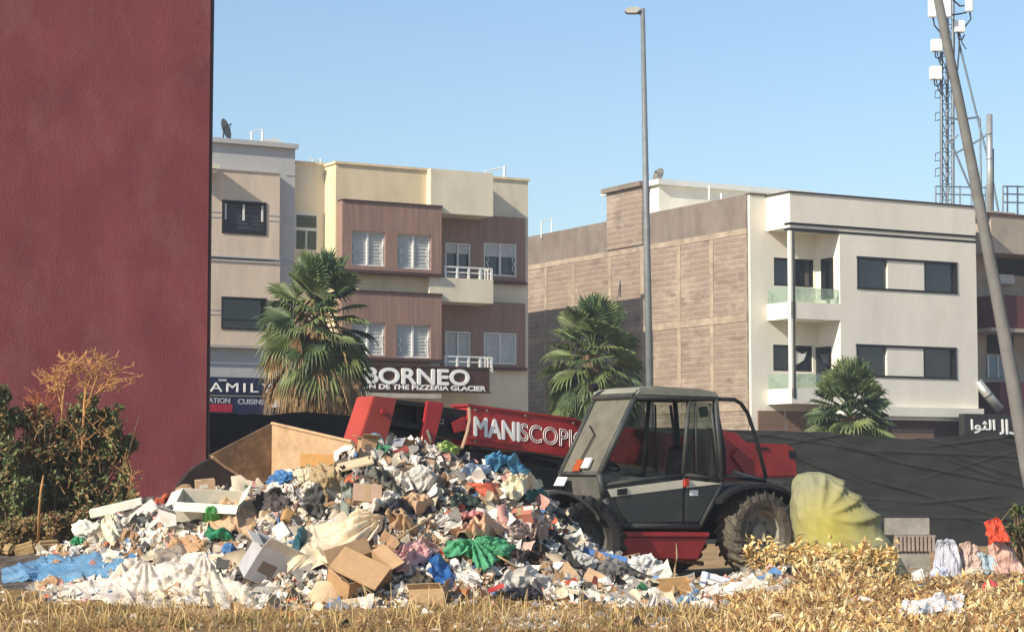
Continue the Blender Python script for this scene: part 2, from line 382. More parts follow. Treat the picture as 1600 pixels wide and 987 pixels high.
a0 = uz3(BF, 393, 222, 3); rail_thing('roof_railing', 'white bent pipe railing on the grey shop building roof, right of the dish', 'railing', BF, a0[0], 3,
    [('post', [a0, uz3(BF, 393, 205, 3)], .03), ('post', [uz3(BF, 410, 224, 3), uz3(BF, 410, 202, 3)], .035), ('rail', [uz3(BF, 393, 207, 3), uz3(BF, 399, 204, 3), uz3(BF, 410, 203, 3)], .02)], m_white)
a0 = uz3(BF, 788, 284, 2.5); rail_thing('vent_pipe', 'white vent pipe with a slanting arm on the right end of the beige block roof', 'pipe', BF, a0[0], 2.5,
    [('pipe', [a0, uz3(BF, 788, 260, 2.5)], .05), ('arm', [uz3(BF, 758, 268, 2.5), uz3(BF, 784, 262, 2.5)], .03)], m_white)
a0 = uz3(BF, 488, 256, 3); rail_thing('roof_railing', 'low white rail frame above the yellow recess of the beige block', 'railing', BF, a0[0], 3,
    [('post', [a0, uz3(BF, 488, 248, 3)], .025), ('post', [uz3(BF, 501, 256, 3), uz3(BF, 501, 248, 3)], .03), ('rail', [uz3(BF, 482, 249, 3), uz3(BF, 501, 251, 3)], .02)], m_white)
q = BF.rect(424, 440, 214, 226, 4); bx = BF.root('roof_housing', 'small white sloped housing on the grey shop building roof', 'roof housing', q[0], 4, q[2]-.3)
MB().prism([(q[0]-.4, q[2]-.3), (q[1]+.2, q[2]-.3), (q[1]+.2, q[2]), (q[1]-.2, q[3]), (q[0]-.4, q[3]-.15)], 4, 5).build('housing', m_white, bx)

# ---------------------------------------------------------------- grey shop building
AF = BF
xr = u(460, 400, .55)[0]
a = BF.root('shop_building', 'grey and beige building with a navy shop sign, between the red wall and a palm', 'building', xr-4, 6)
xl = xr-12
gt = u(461, 226, .55)[1]
gw1 = BF.rect(347, 416, 312, 364, .3); gw2 = BF.rect(346, 416, 463, 514, .3)
hz = BF.rect(322, 437, 263, 398, .3)
hz2 = BF.rect(322, 437, 406, 538, .3)
MB().box(xl, xr, .55, 13, 0, gt-.15).build('wall', m_grey, a)
MB().box(xl, xr+.06, .4, 1.2, gt-.15, gt).build('parapet_cap', m_grey, a)
for q, wq in ((hz, gw1), (hz2, gw2)):
    p = wall(MB(), xl, q[1], q[2], q[3], .3, .245, [wq]).build('beige_panel', mat('beige_panel_render', 'd0bda6', .9, .07, 1.5, .2, 30, dirt='ab9c8e', dirtamt=.4, stretch=(1.5, 1.5, .25)), a)
    MB().box(wq[0], wq[1], .46, .5, wq[2], wq[3]).build('pane', m_glass, p)
led = MB()
for py in (262, 330, 338, 399, 405, 483, 490, 540):
    z = u(325, py, .3)[1]
    wq = gw1 if py < 400 else gw2
    if py in (262, 399, 405, 540): led.box(xl, hz[1]+.01, .26, .299, z-.03, z+.02)
    else: led.box(xl, wq[0]-.06, .285, .299, z-.02, z+.02); led.box(wq[1]+.06, hz[1]+.01, .285, .299, z-.02, z+.02)
    led.box(hz[1]+.3, xr, .53, .549, z-.02, z+.02)
led.build('ledge', m_grey, a)
f = MB(); x0, x1, z0, z1 = gw1; yy = .36
f.box(x0, x0+.07, .27, .45, z0, z1).box(x1-.07, x1, .27, .45, z0, z1).box(x0+.07, x1-.07, .27, .45, z1-.07, z1).box(x0+.07, x1-.07, .27, .45, z0, z0+.1)
wd = f.build('window', m_black, a)
s = MB(); slats(s, x0+.07, x1-.07, z0+.1, z1-.07, .40, .12); s.build('shutter', mat('dark_slats', '3d4246', .5), wd)
xm = (x0+x1)/2
for xx, sgn in ((x0+.14, 1), (xm, 0), (x1-.12, -1)): MB().box(xx-.03, xx+.03, .33, .36, z0+(z1-z0)*.42, z1-.1).build('catch', m_white, wd)
f = MB(); x0, x1, z0, z1 = gw2
f.box(x0, x0+.05, .27, .45, z0, z1).box(x1-.05, x1, .27, .45, z0, z1).box(x0+.05, x1-.05, .27, .45, z1-.05, z1).box(x0+.05, x1-.05, .27, .45, z0, z0+.05)
f.box(x0+.05, x1-.05, .38, .42, z0+.3, z0+.34); wd = f.build('window', m_black, a)
q = BF.rect(320, 344, 255, 268, -.2); MB().box(q[0]-.6, q[1], -.2, .29, q[2]+.12, q[3]).box(q[0]-.6, q[1]-.06, -.12, .29, q[2], q[2]+.1).build('canopy', m_cream, a)
m_navy = mat('navy_sign', '151c3c', .45, .12, 2, 0)
sz = BF.rect(318, 443, 588, 616, .0); s1 = MB().box(sz[0]-1.5, sz[1], 0, .28, sz[2], sz[3]).build('sign_board', m_navy, a)
x0, z1 = u(318, 597, 0); x1, _ = u(425, 605, 0); z0 = u(318, 611, 0)[1]
text('FAMILY', 'lettering', m_letter, s1, BF, u(312, 600, 0)[0], x1, z0, z1, -.003, ext=.03, spacing=1.3)
MB().box(*u(341, 594, 0)[:1], u(353, 594, 0)[0], -.06, -.035, u(341, 595, 0)[1], u(341, 592, 0)[1]).build('lamp', m_shut, s1)
sz = BF.rect(318, 443, 617, 645, .05); s2 = MB().box(sz[0]-1.5, sz[1], .05, .28, sz[2], sz[3]-.02).build('lower_sign', m_navy, a)
text('ISATION', 'lettering', mat('grey_letters', 'a9abb5', .5, .03, 1, 0), s2, BF, u(319, 625, .05)[0], u(359, 625, .05)[0], u(319, 629, .05)[1], u(319, 621, .05)[1], .047, ext=.02, bold=.005)
text('CUISINE', 'lettering', MC['grey_letters'], s2, BF, u(372, 626, .05)[0], u(413, 626, .05)[0], u(372, 631, .05)[1], u(372, 623, .05)[1], .047, ext=.02, bold=.005)
MB().box(u(319, 635, .05)[0], u(362, 635, .05)[0], .0, .046, u(320, 643, .05)[1], u(320, 630.5, .05)[1]).build('red_sign', mat('red_sign', '9c1733', .5), s2)
MB().box(u(419, 630, .05)[0], u(441, 630, .05)[0], .0, .046, u(419, 636, .05)[1], u(419, 623, .05)[1]).build('white_sign', m_letter, s2)
MB().box(xl, xr-.1, .5, .549, .1, sz[2]-.05).build('shop_window', m_glass, a)

# ---------------------------------------------------------------- bare block building with white front
p0 = at(1172, 400, 72); CF = Frame((p0.x, p0.y), YAW)
v = lambda px, py, c: CF.y(px, py, c)
m_wht = mat('offwhite_render', 'e3ddcd', .9, .05, 1, .2, 30, dirt='cfc9b7', dirtamt=.3, stretch=(1, 1, .4))
D = -1.35
c_ = CF.root('corner_house', 'off-white three storey house with corner balconies and a bare block side wall', 'building', 4, 7)
zr = v(1172, 304, 0)[1]; xC = v(1235, 400, D)[0]; xM = v(1312, 400, D)[0]; xE2 = v(1525, 400, D)[0]
zbox1 = v(1235, 301, D)[1]; zbox0 = v(1235, 347, D)[1]; zbot = v(1312, 634, D)[1]
yB, zB = CF.x(825, 372, 0)
print('C check: xC', xC, 'recess px1205', v(1205, 400, 0)[0], 'main back', v(1282, 400, 0)[0], xM, 'depth', yB, 'z front/back', zr, zB)
bw1 = CF.rect(1209, 1272, 402, 446, 0); bw2 = CF.rect(1208, 1270, 538, 579, 0)
mb = wall(MB(), 0, xM+.1, 0, zr, 0, .2, [bw1, bw2]); mb.build('recessed_wall', m_wht, c_)
MB().box(.0, xE2, .21, yB, 0, zr-.02).build('core_wall', m_wht, c_)
s1 = CF.rect(1340, 1494, 401, 450, D); s2_ = CF.rect(1339, 1493, 538, 587, D)
mb = wall(MB(), xM, xE2, zbot, zbox0-.45, D, .14, [s1, s2_]); mb.box(xM, xE2, D+.142, -.002, zbot, zbox0-.45); mb.build('front_wall', m_wht, c_)
MB().box(xC, xE2, D, .2, zbox0, zbox1).box(xM, xE2+.001, D, -.001, zbox0-.448, zbox0-.18).build('parapet_box', m_wht, c_)
MB().box(xC, xE2+.01, D+.03, -.003, zbox0-.175, zbox0-.005).build('white_band', m_wht, c_)
MB().box(xC-.02, xE2+.02, D-.01, D+.3, zbox0-.08, zbox0-.003).box(xC-.02, xE2+.02, D-.012, D+.3, zbox0-.27, zbox0-.19).build('black_band', m_black, c_)
MB().box(xC-.04, xE2+.04, D-.04, .3, zbox1, zbox1+.06).box(-.02, xC, -.04, .3, zr, zr+.05).build('parapet_cap', mat('roof_cap', '3a3431', .7), c_)
# corner column and stripes
zc0 = v(1235, 622, D)[1]
cw = v(1243, 500, D)[0]-xC
co = MB().box(xC, xC+cw, D, D+.16, zc0, zbox0-.28).build('column', m_wht, c_)
MB().box(xC+cw*.42, xC+cw*.56, D-.02, D-.002, zc0, zbox0-.28).box(xC+cw*.74, xC+cw*.86, D-.02, D-.002, zc0, zbox0-.28).build('black_stripe', m_black, co)
for (pt, pb, gt_) in ((471, 497, 448), (606, 630, 583)):
    r = CF.rect(1235, 1308, pt, pb, D)
    sl_ = MB().box(xC-.001, xM-.003, D+.0, -.003, r[2], r[3]).build('balcony', m_wht, c_)
    zg = v(1235, gt_, D)[1]
    MB().box(xC+cw, xM-.01, D+.05, D+.062, r[3], zg).box(xC+.03, xC+.042, D+.17, -.01, r[3], zg).build('glass_rail', glassmat('rail_glass', 'a9b5a4', .3), sl_)
for bw in (bw1, bw2):
    x0, x1, z0, z1 = bw; f = MB()
    f.box(x0, x0+.06, .05, .12, z0, z1).box(x1-.06, x1, .05, .12, z0, z1).box(x0+.06, x1-.06, .05, .12, z1-.06, z1).box(x0+.06, x1-.06, .05, .12, z0, z0+.06)
    f.box((x0+x1)/2-.03, (x0+x1)/2+.03, .05, .12, z0+.06, z1-.06); wd = f.build('window', m_black, c_)
    MB().box(x0, x1, .14, .15, z0, z1).build('pane', m_glass, wd)
    if bw is bw2: MB().prism([(x1-.75, z0+.35), (x1-.6, z0+.25), (x1-.3, z0+.4), (x1-.15, z0+.7), (x1-.35, z0+.62), (x1-.6, z0+.72), (x1-.72, z0+.55)], .125, .138).build('curtain', m_white, wd)
for (p0_, p1_, t_, b_) in ((1284, 1302, 405, 468), (1275, 1299, 543, 603)):
    ya, za = CF.x(p0_, t_, xM); yb_, _ = CF.x(p1_, t_, xM); zb_ = CF.x(p0_, b_, xM)[1]
    ya = min(-.03, ya)
    dr = MB().box(xM-.05, xM-.001, yb_, ya, zb_, za).build('door', m_black, c_)
    MB().box(xM-.054, xM-.0505, yb_+.07, ya-.07, zb_+.07, za-.07).build('pane', m_glass, dr)
for q in (s1, s2_):
    x0, x1, z0, z1 = q; L = x1-x0; f = MB(); yy = D
    f.box(x0-.05, x1+.05, yy-.03, yy+.13, z1-.06, z1+.02).box(x0-.05, x1+.05, yy-.03, yy+.13, z0-.03, z0+.04)
    f.box(x0-.03, x0+.04, yy-.03, yy+.13, z0+.04, z1-.06).box(x1-.04, x1+.03, yy-.03, yy+.13, z0+.04, z1-.06)
    f.box(x0+L*.67, x0+L*.685, yy, yy+.12, z0+.04, z1-.06)
    wd = f.build('window', m_black, c_)
    MB().box(x0+L*.30, x0+L*.67, yy+.01, yy+.139, z0+.04, z1-.06).build('infill_panel', m_wht, wd)
    MB().box(x0+.05, x0+L*.30, yy+.115, yy+.13, z0+.04, z1-.06).build('pane', m_glass, wd); MB().box(x0+L*.685, x1-.05, yy+.115, yy+.13, z0+.04, z1-.06).build('pane', m_glass, wd)
MB().box(xM-.1, xE2+.03, D-.25, D+.3, zbot-.32, zbot-.003).box(xM-.1, xE2+.01, D-.1, D+.25, zbot-.45, zbot-.322).build('cornice', m_wht, c_)
m_roll = mat('brown_roller_shutter', '7a6350', .6, .12, 2, .6, 3, stretch=(.05, .05, 9))
f = MB(); x = .25; zt2 = v(1185, 641, -.05)[1]
while x < xM-1.2: f.box(x, x+1.1, -.06, -.003, .05, zt2); x += 1.2
f.build('roller_shutter', m_roll, c_)
f = MB(); x = xM+.15
while x < xE2-2: f.box(x, x+1.9, D+.02, D+.1, .05, zbot-.75); x += 2.05
f.build('shop_shutter', m_roll, c_); MB().box(xM, xE2, D+.11, -.003, 0, zbot-.46).build('shop_wall', m_dbrown, c_)
# bare side wall: block courses, concrete frame
def blockmat(name='bare_blockwork'):
    m = bpy.data.materials.new(name); m.use_nodes = True; n = m.node_tree.nodes; l = m.node_tree.links; p = n['Principled BSDF']
    tc = n.new('ShaderNodeTexCoord'); sp = n.new('ShaderNodeSeparateXYZ'); cb = n.new('ShaderNodeCombineXYZ')
    l.new(tc.outputs['Object'], sp.inputs[0]); l.new(sp.outputs['Y'], cb.inputs['X']); l.new(sp.outputs['Z'], cb.inputs['Y'])
    nw = n.new('ShaderNodeTexNoise'); nw.inputs['Scale'].default_value = 1.6; nw.inputs['Detail'].default_value = 6; l.new(tc.outputs['Object'], nw.inputs['Vector'])
    ad = n.new('ShaderNodeVectorMath'); ad.operation = 'MULTIPLY_ADD'; ad.inputs[1].default_value = (.05, .05, 0)
    l.new(nw.outputs['Color'], ad.inputs[0]); l.new(cb.outputs[0], ad.inputs[2])
    br = n.new('ShaderNodeTexBrick'); br.inputs['Scale'].default_value = 1; br.inputs['Brick Width'].default_value = .9; br.inputs['Row Height'].default_value = .2
    br.inputs['Mortar Size'].default_value = .045; br.inputs['Mortar Smooth'].default_value = 1
    br.inputs['Color1'].default_value = lin('857568'); br.inputs['Color2'].default_value = lin('8d7d6e'); br.inputs['Mortar'].default_value = lin('a19280')
    l.new(ad.outputs[0], br.inputs['Vector'])
    n2 = n.new('ShaderNodeTexNoise'); n2.inputs['Scale'].default_value = .9; n2.inputs['Detail'].default_value = 9; n2.inputs['Roughness'].default_value = .7
    l.new(tc.outputs['Object'], n2.inputs['Vector']); mr = n.new('ShaderNodeMapRange'); mr.inputs['From Min'].default_value = .35; mr.inputs['From Max'].default_value = .7
    mr.inputs['To Max'].default_value = .7; l.new(n2.outputs['Fac'], mr.inputs['Value'])
    mx = n.new('ShaderNodeMix'); mx.data_type = 'RGBA'; l.new(mr.outputs[0], mx.inputs['Factor']); l.new(br.outputs['Color'], mx.inputs['A']); mx.inputs['B'].default_value = lin('8d7d6c')
    n4 = n.new('ShaderNodeTexNoise'); n4.inputs['Scale'].default_value = .55; n4.inputs['Detail'].default_value = 11; n4.inputs['Roughness'].default_value = .75
    mp4 = n.new('ShaderNodeMapping'); mp4.inputs['Scale'].default_value = (1, 1, 2.6); mp4.inputs['Location'].default_value = (3, 7, 1); l.new(tc.outputs['Object'], mp4.inputs[0]); l.new(mp4.outputs[0], n4.inputs['Vector'])
    m4 = n.new('ShaderNodeMapRange'); m4.inputs['From Min'].default_value = .5; m4.inputs['From Max'].default_value = .62; m4.inputs['To Max'].default_value = .75; l.new(n4.outputs['Fac'], m4.inputs['Value'])
    x4 = n.new('ShaderNodeMix'); x4.data_type = 'RGBA'; l.new(m4.outputs[0], x4.inputs['Factor']); l.new(mx.outputs['Result'], x4.inputs['A']); x4.inputs['B'].default_value = lin('a99b89')
    n5 = n.new('ShaderNodeTexNoise'); n5.inputs['Scale'].default_value = 1.3; n5.inputs['Detail'].default_value = 10; l.new(mp4.outputs[0], n5.inputs['Vector'])
    m5 = n.new('ShaderNodeMapRange'); m5.inputs['From Min'].default_value = .55; m5.inputs['From Max'].default_value = .7; m5.inputs['To Max'].default_value = .7; l.new(n5.outputs['Fac'], m5.inputs['Value'])
    x5 = n.new('ShaderNodeMix'); x5.data_type = 'RGBA'; l.new(m5.outputs[0], x5.inputs['Factor']); l.new(x4.outputs['Result'], x5.inputs['A']); x5.inputs['B'].default_value = lin('6f6257')
    l.new(x5.outputs['Result'], p.inputs['Base Color']); p.inputs['Roughness'].default_value = .95
    b_ = n.new('ShaderNodeBump'); b_.inputs['Strength'].default_value = .5; b_.inputs['Distance'].default_value = .03; l.new(br.outputs['Fac'], b_.inputs['Height']); b_.invert = True
    l.new(b_.outputs[0], p.inputs['Normal']); return m
m_block = blockmat()
m_lime = mat('render_bands', 'a2937f', .95, .2, 2, .4, 20, dirt='857563', dirtamt=.5)
m_par = mat('parapet_plaster', '7d7267', .95, .14, 1.5, .4, 20, dirt='68594d', dirtamt=.6, stretch=(1, 1, .5))
MB().box(-.06, -.001, .12, yB, 0, zr-1.35).build('block_side_wall', m_block, c_)
MB().box(-.05, -.001, .12, yB, zr-1.15, zr+.02).build('side_parapet', m_par, c_)
fr = MB()
zs_ = [zr-1.35, zr-4.35, zr-7.4]
for i, z in enumerate(zs_): fr.box(-.09 if i else -.08, -.002, .1, yB+.02, z+.002, z+(.198 if i == 0 else .25))
ys_ = [CF.x(p, 400, -.09)[0] for p in (1168, 1111, 1060, 1003, 952, 895, 852)]
for y_ in ys_:
    for z0, z1 in ((zr-4.1+.01, zr-1.36), (zr-7.15+.01, zr-4.36), (0, zr-7.41)): fr.box(-.085, -.002, max(.1, y_-.11), y_+.11, z0, z1)
fr.build('concrete_frame', m_lime, c_)
# stair tower and roof block
y0, z0 = CF.x(1003, 291, -.1); y1, z1 = CF.x(948, 297, -.1)
MB().box(-.11, .2, y0, y1, zr-1.1, z0).build('stair_tower', m_block, c_)
MB().box(-.27, .05, y0-.1, y1+.15, z0+.002, z0+.18).build('tower_cap', m_par, c_)
MB().box(.25, 7, y0-.6, y0+3, zr-.01, z0+.0).build('roof_room', m_wht, c_)
MB().box(.1, 7.2, y0-.8, y0+3.2, z0+.002, z0+.2).build('roof_slab', m_white, c_)
a0 = uz3(CF, 1108, 300, 5); rail_thing('vent_pipe', 'thin white vent pipe standing on the bare block building roof', 'pipe', CF, a0[0], 5, [('pipe', [uz3(CF, 1108, 312, 5), uz3(CF, 1108, 290, 5)], .04), ('pipe', [uz3(CF, 1127, 312, 5), uz3(CF, 1127, 302, 5)], .035)], m_white)
a0 = uz3(CF, 845, 368, 14); rail_thing('roof_railing', 'faint pale pipe frame on the far left end of the bare block building roof', 'railing', CF, a0[0], 14, [('post', [uz3(CF, 846, 372, 14), uz3(CF, 846, 345, 14)], .03), ('post', [uz3(CF, 862, 368, 14), uz3(CF, 862, 341, 14)], .03), ('rail', [uz3(CF, 846, 346, 14), uz3(CF, 862, 342, 14)], .02)], m_white)

# ---------------------------------------------------------------- house at the right edge
d_ = CF.root('maroon_balcony_house', 'grey-beige house with maroon balconies cut off by the right edge', 'building', xE2+3, 7)
G = -.6; xD = v(1546, 400, G)[0]
m_tan = mat('taupe_render', 'aa9e8e', .9, .08, 1.5, .2, 30, dirt='7d7265', dirtamt=.4)
m_mar = mat('maroon_paint', '5c3034', .8, .12, 2, .2)
zt3 = v(1546, 336, G)[1]; z3 = v(1546, 394, G)[1]
MB().box(xE2+.35, xD+14, .9, 12, 0, zt3-.3).build('wall', m_tan, d_)
MB().prism([(xE2+.9, .89), (xD+.1, G), (xD+14, G), (xD+14, .89)], z3, zt3, axis='z').build('parapet', m_tan, d_)
MB().box(xE2+.8, xD+14, G-.04, .95, zt3+.002, zt3+.1).build('parapet_cap', mat('rust_cap', '5a3f38', .8), d_)
for pt, pb in ((460, 512), (596, 650)):
    r = CF.rect(1563, 1700, pt, pb, G); o = MB().box(r[0], r[1], G, .88, r[2], r[3]).build('balcony', m_mar, d_)
    MB().box(r[0]-.5, r[1], G-.05, .88, r[2]-.14, r[2]-.004).build('slab_edge', m_tan, o)
for p0_, p1_, t_, b_ in ((1547, 1640, 396, 428), (1543, 1583, 517, 552)):
    r = CF.rect(p0_, p1_, t_, b_, .85); MB().box(r[0], r[1], .82, .899, r[2], r[3]).build('window', m_void, d_)  # upper panel paints the shade of a recess dark; lower one is a window
r = CF.rect(1543, 1572, 555, 590, .85); wd = MB().box(r[0], r[1], .84, .899, r[2], r[3]).build('window', mat('blue_glass', '6f8794', .3), d_)
MB().box(r[0]-.04, r[0]+.02, .8, .839, r[2], r[3]).box((r[0]+r[1])/2, (r[0]+r[1])/2+.05, .8, .839, r[2], r[3]).build('frame', m_white, wd)
r = CF.rect(1553, 1583, 428, 443, .6); MB().box(r[0], r[1], .5, .89, r[2], r[3]).build('air_conditioner', m_shut, d_, bevel=.02)
p1_ = uz3(CF, 1527, 596, -1.3); p2_ = uz3(CF, 1562, 640, -1.6)
r = CF.root('exhaust_duct', 'shiny slanting metal duct between the off-white and the maroon house', 'duct', p2_[0], p2_[1], p2_[2])
MB().tube([p1_, p2_], .17, 14).build('duct', mat('steel_duct', 'b5b5ae', .4, .1, 3, .05, metal=.6), r, smooth=True)
MB().tube([Vector(p2_)+(Vector(p1_)-Vector(p2_))*.5, Vector(p2_)+(Vector(p1_)-Vector(p2_))*.53], .18, 14).build('clamp', m_dark, r)
r = CF.rect(1514, 1600, 646, 684, -2.2); sgn = CF.root('arabic_sign', 'dark shop sign with white Arabic letters above the fence', 'sign', r[0], -2.2, r[2])
MB().box(r[0]-.2, r[1]+1, -2.2, -1.9, r[2], r[3]).build('board', mat('sign_dark', '2c2b29', .6), sgn)
ar_left = '\ufe8d\ufeee\ufe9c\ufedf\ufe8d'   # alif, waw, theh, lam, alif drawn from left to right
ar_right = '\ufedf\ufe8d\ufea9'
text(ar_left, 'lettering', m_letter, sgn, CF, v(1517, 665, -2.2)[0], v(1554, 665, -2.2)[0], v(1517, 676, -2.2)[1], v(1517, 655, -2.2)[1], -2.205, ext=.03, bold=.01)
text(ar_right, 'lettering', m_letter, sgn, CF, v(1562, 665, -2.2)[0], v(1588, 665, -2.2)[0], v(1562, 678, -2.2)[1], v(1562, 655, -2.2)[1], -2.205, ext=.03, bold=.01)
# ---------------------------------------------------------------- fence of dark cloth
p0 = at(300, 700, 46); FF = Frame((p0.x, p0.y), R(-16))
def interp(t, pts):
    if t <= pts[0][0]: return pts[0][1]
    for (a, b_), (c, d) in zip(pts, pts[1:]):
        if t <= c: return b_+(d-b_)*(t-a)/(c-a)
    return pts[-1][1]
ftop = [(300, 646), (330, 645), (420, 648), (480, 643), (560, 651), (700, 655), (900, 664), (1040, 668), (1140, 671), (1290, 675), (1418, 686), (1480, 682), (1531, 677), (1600, 682), (1700, 690)]
fe = FF.root('cloth_fence', 'long fence of wrinkled dark cloth behind the loader and the rubbish', 'fence', 12, 0)
m_cloth = mat('black_shade_cloth', '181b1b', .75, .2, 3, .35, 90, dirt='222625', dirtamt=.5, spec=.3)
mb = MB(); xs = []; NX, NZ = 700, 100; xa = 0; xb = FF.y(1760, 680, 0)[0]
tops = [(FF.y(p, t, 0)[0], FF.y(p, t, 0)[1]) for p, t in ftop]
rnd = random.Random(3)
seams = [(rnd.uniform(xa, xb), rnd.uniform(.3, 2.6), rnd.gauss(-.12, .22), rnd.uniform(.4, 2.6), rnd.uniform(.012, .04), rnd.uniform(.012, .03)) for _ in range(120)]
for i in range(NX+1):
    x = xa+(xb-xa)*i/NX; zt_ = interp(x, tops)+.02*noise.noise(Vector((x*2.3, 0, 0)))
    act = [q for q in seams if abs(x-q[0]) < q[3]]
    for k in range(NZ+1):
        z = zt_*k/NZ; d = .07*noise.noise(Vector((x*.5, z*.8, 1)))+.03*noise.noise(Vector((x*1.6, z*3.5, 4)))
        for sx, sz, sl, ln, am, wd_ in act:
            dx = (x-sx)/ln
            if -1 < dx < 1: d += am*(1-dx*dx)*math.exp(-((z-sz-sl*(x-sx))/wd_)**2)
        mb.v.append((x, -d-.08, z))
for i in range(NX):
    for k in range(NZ): a = i*(NZ+1)+k; mb.f.append((a, a+NZ+1, a+NZ+2, a+1))
mb.build('cloth', m_cloth, fe, smooth=True)
x = .3; m_post = mat('fence_post_wood', '57493b', .9, .2, 5, .3)
while x < xb:
    MB().tube([(x, .02, 0), (x, .02, interp(x, tops)-.04)], .045, 7).build('post', m_post, fe); x += 3.1
MB().tube([(p[0], 0, p[1]-.02) for p in tops], .018, 5).build('top_wire', m_dark, fe)

# ---------------------------------------------------------------- poles and mast
m_galv = mat('lamp_pole_steel', '74797a', .6, .1, 4, .1, metal=.2)
def wroot(name, label, cat, p, group=None):
    return WF.root(name, label, cat, p[0], p[1], p[2] if len(p) > 2 else 0, group)
t0 = at(1004, 14, 55); t1 = at(1015, 597, 55); k = (0-t1.z)/(t0.z-t1.z); bs = t1+(t0-t1)*k
lp = wroot('street_lamp', 'tall thin grey street lamp post rising behind the loader cab', 'street lamp', (bs.x, bs.y, 0))
MB().tube([bs, bs+(t0-bs)*.5, t0], [.11, .09, .06], 12).build('pole', m_galv, lp, smooth=True)
MB().tube([bs, bs+(t0-bs)*.02], .17, 12).build('base', m_galv, lp)
h = MB(); a = at(1003, 22, 55); e = at(983, 19, 54.9)
h.tube([a, at(996, 20, 55), at(990, 17, 55)], .045, 8).build('arm', m_galv, lp)
h = MB(); c = at(989, 19, 55); h.prism([(c.x-.22, c.z-.0), (c.x-.18, c.z+.09), (c.x+.1, c.z+.12), (c.x+.2, c.z+.05), (c.x+.1, c.z-.05), (c.x-.15, c.z-.05)], c.y-.12, c.y+.12)
h.build('lamp_head', mat('lamp_head_paint', 'a9a89e', .5), lp, bevel=.01)
# leaning pole in front of the fence on the right
pts = [at(1458, -40, 36), at(1478, 60, 36), at(1499, 160, 36), at(1519, 260, 36), at(1540, 370, 36), at(1563, 490, 36), at(1583, 600, 36), at(1605, 730, 36), at(1634, 866, 36)]
pl = wroot('leaning_pole', 'thick grey utility pole leaning left, crossing in front of the mast', 'utility pole', (pts[-1].x, pts[-1].y, 0))
MB().tube(pts, [.075, .08, .085, .09, .10, .11, .12, .125, .13], 14).build('shaft', mat('weathered_pole', '6e6d69', .85, .15, 2, .3, 20), pl, smooth=True)
MB().tube([pts[-1]+Vector((0, 0, -.05)), pts[-1]+Vector((-.01, 0, .25))], .2, 10).build('footing', m_conc, pl)

TY = 86
tw = wroot('telecom_mast', 'lattice telecom mast with white antenna panels behind the white house', 'mast', tuple(at(1480, 600, TY)[:2])+(0,))
m_mast = mat('mast_steel', '6d7880', .5, .12, 4, .1, metal=.5)
L3 = []
for px, dy in ((1471, 0), (1489, .1), (1480, .5)):
    lo = at(px, 330, TY+dy); hi = at(px, -60, TY+dy); lo = lo+(lo-hi)*(lo.z/(hi.z-lo.z)); L3.append((lo, hi))
    MB().tube([lo, hi], .07, 8).build('leg', m_mast, tw)
br = MB(); nseg = 34
for i in range(nseg):
    f0, f1 = i/nseg, (i+1)/nseg
    for a, b_ in ((0, 1), (1, 2), (2, 0)):
        P0 = L3[a][0].lerp(L3[a][1], f0); P1 = L3[b_][0].lerp(L3[b_][1], f1); P2 = L3[b_][0].lerp(L3[b_][1], f0)
        br.tube([P0, P1], .022, 4, cap=False).tube([P0, P2], .02, 4, cap=False)
br.build('lattice', m_mast, tw)
m_ant = mat('antenna_white', 'd9dbd8', .5, .03)
for x0, x1, y0, y1, dy in ((1451, 1463, -40, 27, -.5), (1509, 1520, -40, 18, -.5), (1474, 1486, -30, 27, -.9)):
    A = at(x0, y1, TY+dy); B_ = at(x1, y0, TY+dy)
    MB().box(A.x, B_.x, A.y, A.y+.18, A.z, B_.z).build('antenna_panel', m_ant, tw, bevel=.03)
for x0, x1, y0, y1 in ((1456, 1473, 61, 80), (1454, 1472, 103, 124), (1492, 1508, 32, 50)):
    A = at(x0, y1, TY-.5); B_ = at(x1, y0, TY-.5)
    bx = MB().box(A.x, B_.x, A.y, A.y+.3, A.z, B_.z).build('radio_unit', m_ant, tw, bevel=.02)
    c = (A+B_)/2
    MB().tube([c+Vector((-.1, 0, -.25)), c+Vector((-.05, .1, -.5)), c+Vector((.1, .2, -.55)), c+Vector((.25, .3, -.3))], .03, 6).tube([c+Vector((0, .1, -.25)), c+Vector((.1, .1, -.7)), c+Vector((.3, .3, -.9))], .025, 6).build('cable', m_dark, bx)
for pp in (((1458, 28), (1460, 40), (1470, 52)), ((1515, 18), (1517, 30), (1508, 42)), ((1489, 0), (1500, 10), (1514, 8)), ((1487, 24), (1500, 22), (1510, 20)), ((1498, 48), (1499, 70), (1496, 110)), ((1490, 30), (1491, 62), (1490, 120))):
    MB().tube([at(*q, TY-.3) for q in pp], .035, 6).build('bracket', m_dark, tw)
for y in (140, 175, 238, 262):
    MB().tube([at(1470, y, TY), at(1462, y+2, TY), at(1461, y+14, TY), at(1471, y+12, TY)], .03, 5).build('step_bracket', m_mast, tw)
for pp in (((1487, 75), (1500, 140), (1530, 290), (1538, 330)), ((1498, 66), (1527, 184), (1531, 200), (1547, 260), (1560, 330)), ((1478, 222), (1490, 218), (1497, 210)), ((1486, 222), (1512, 285), (1520, 300)), ((1478, 183), (1500, 187), (1530, 183)), ((1531, 185), (1533, 310)), ((1492, 240), (1515, 228), (1540, 212))):
    MB().tube([at(*q, TY-.2) for q in pp], .045, 6).build('strut', m_mast, tw)
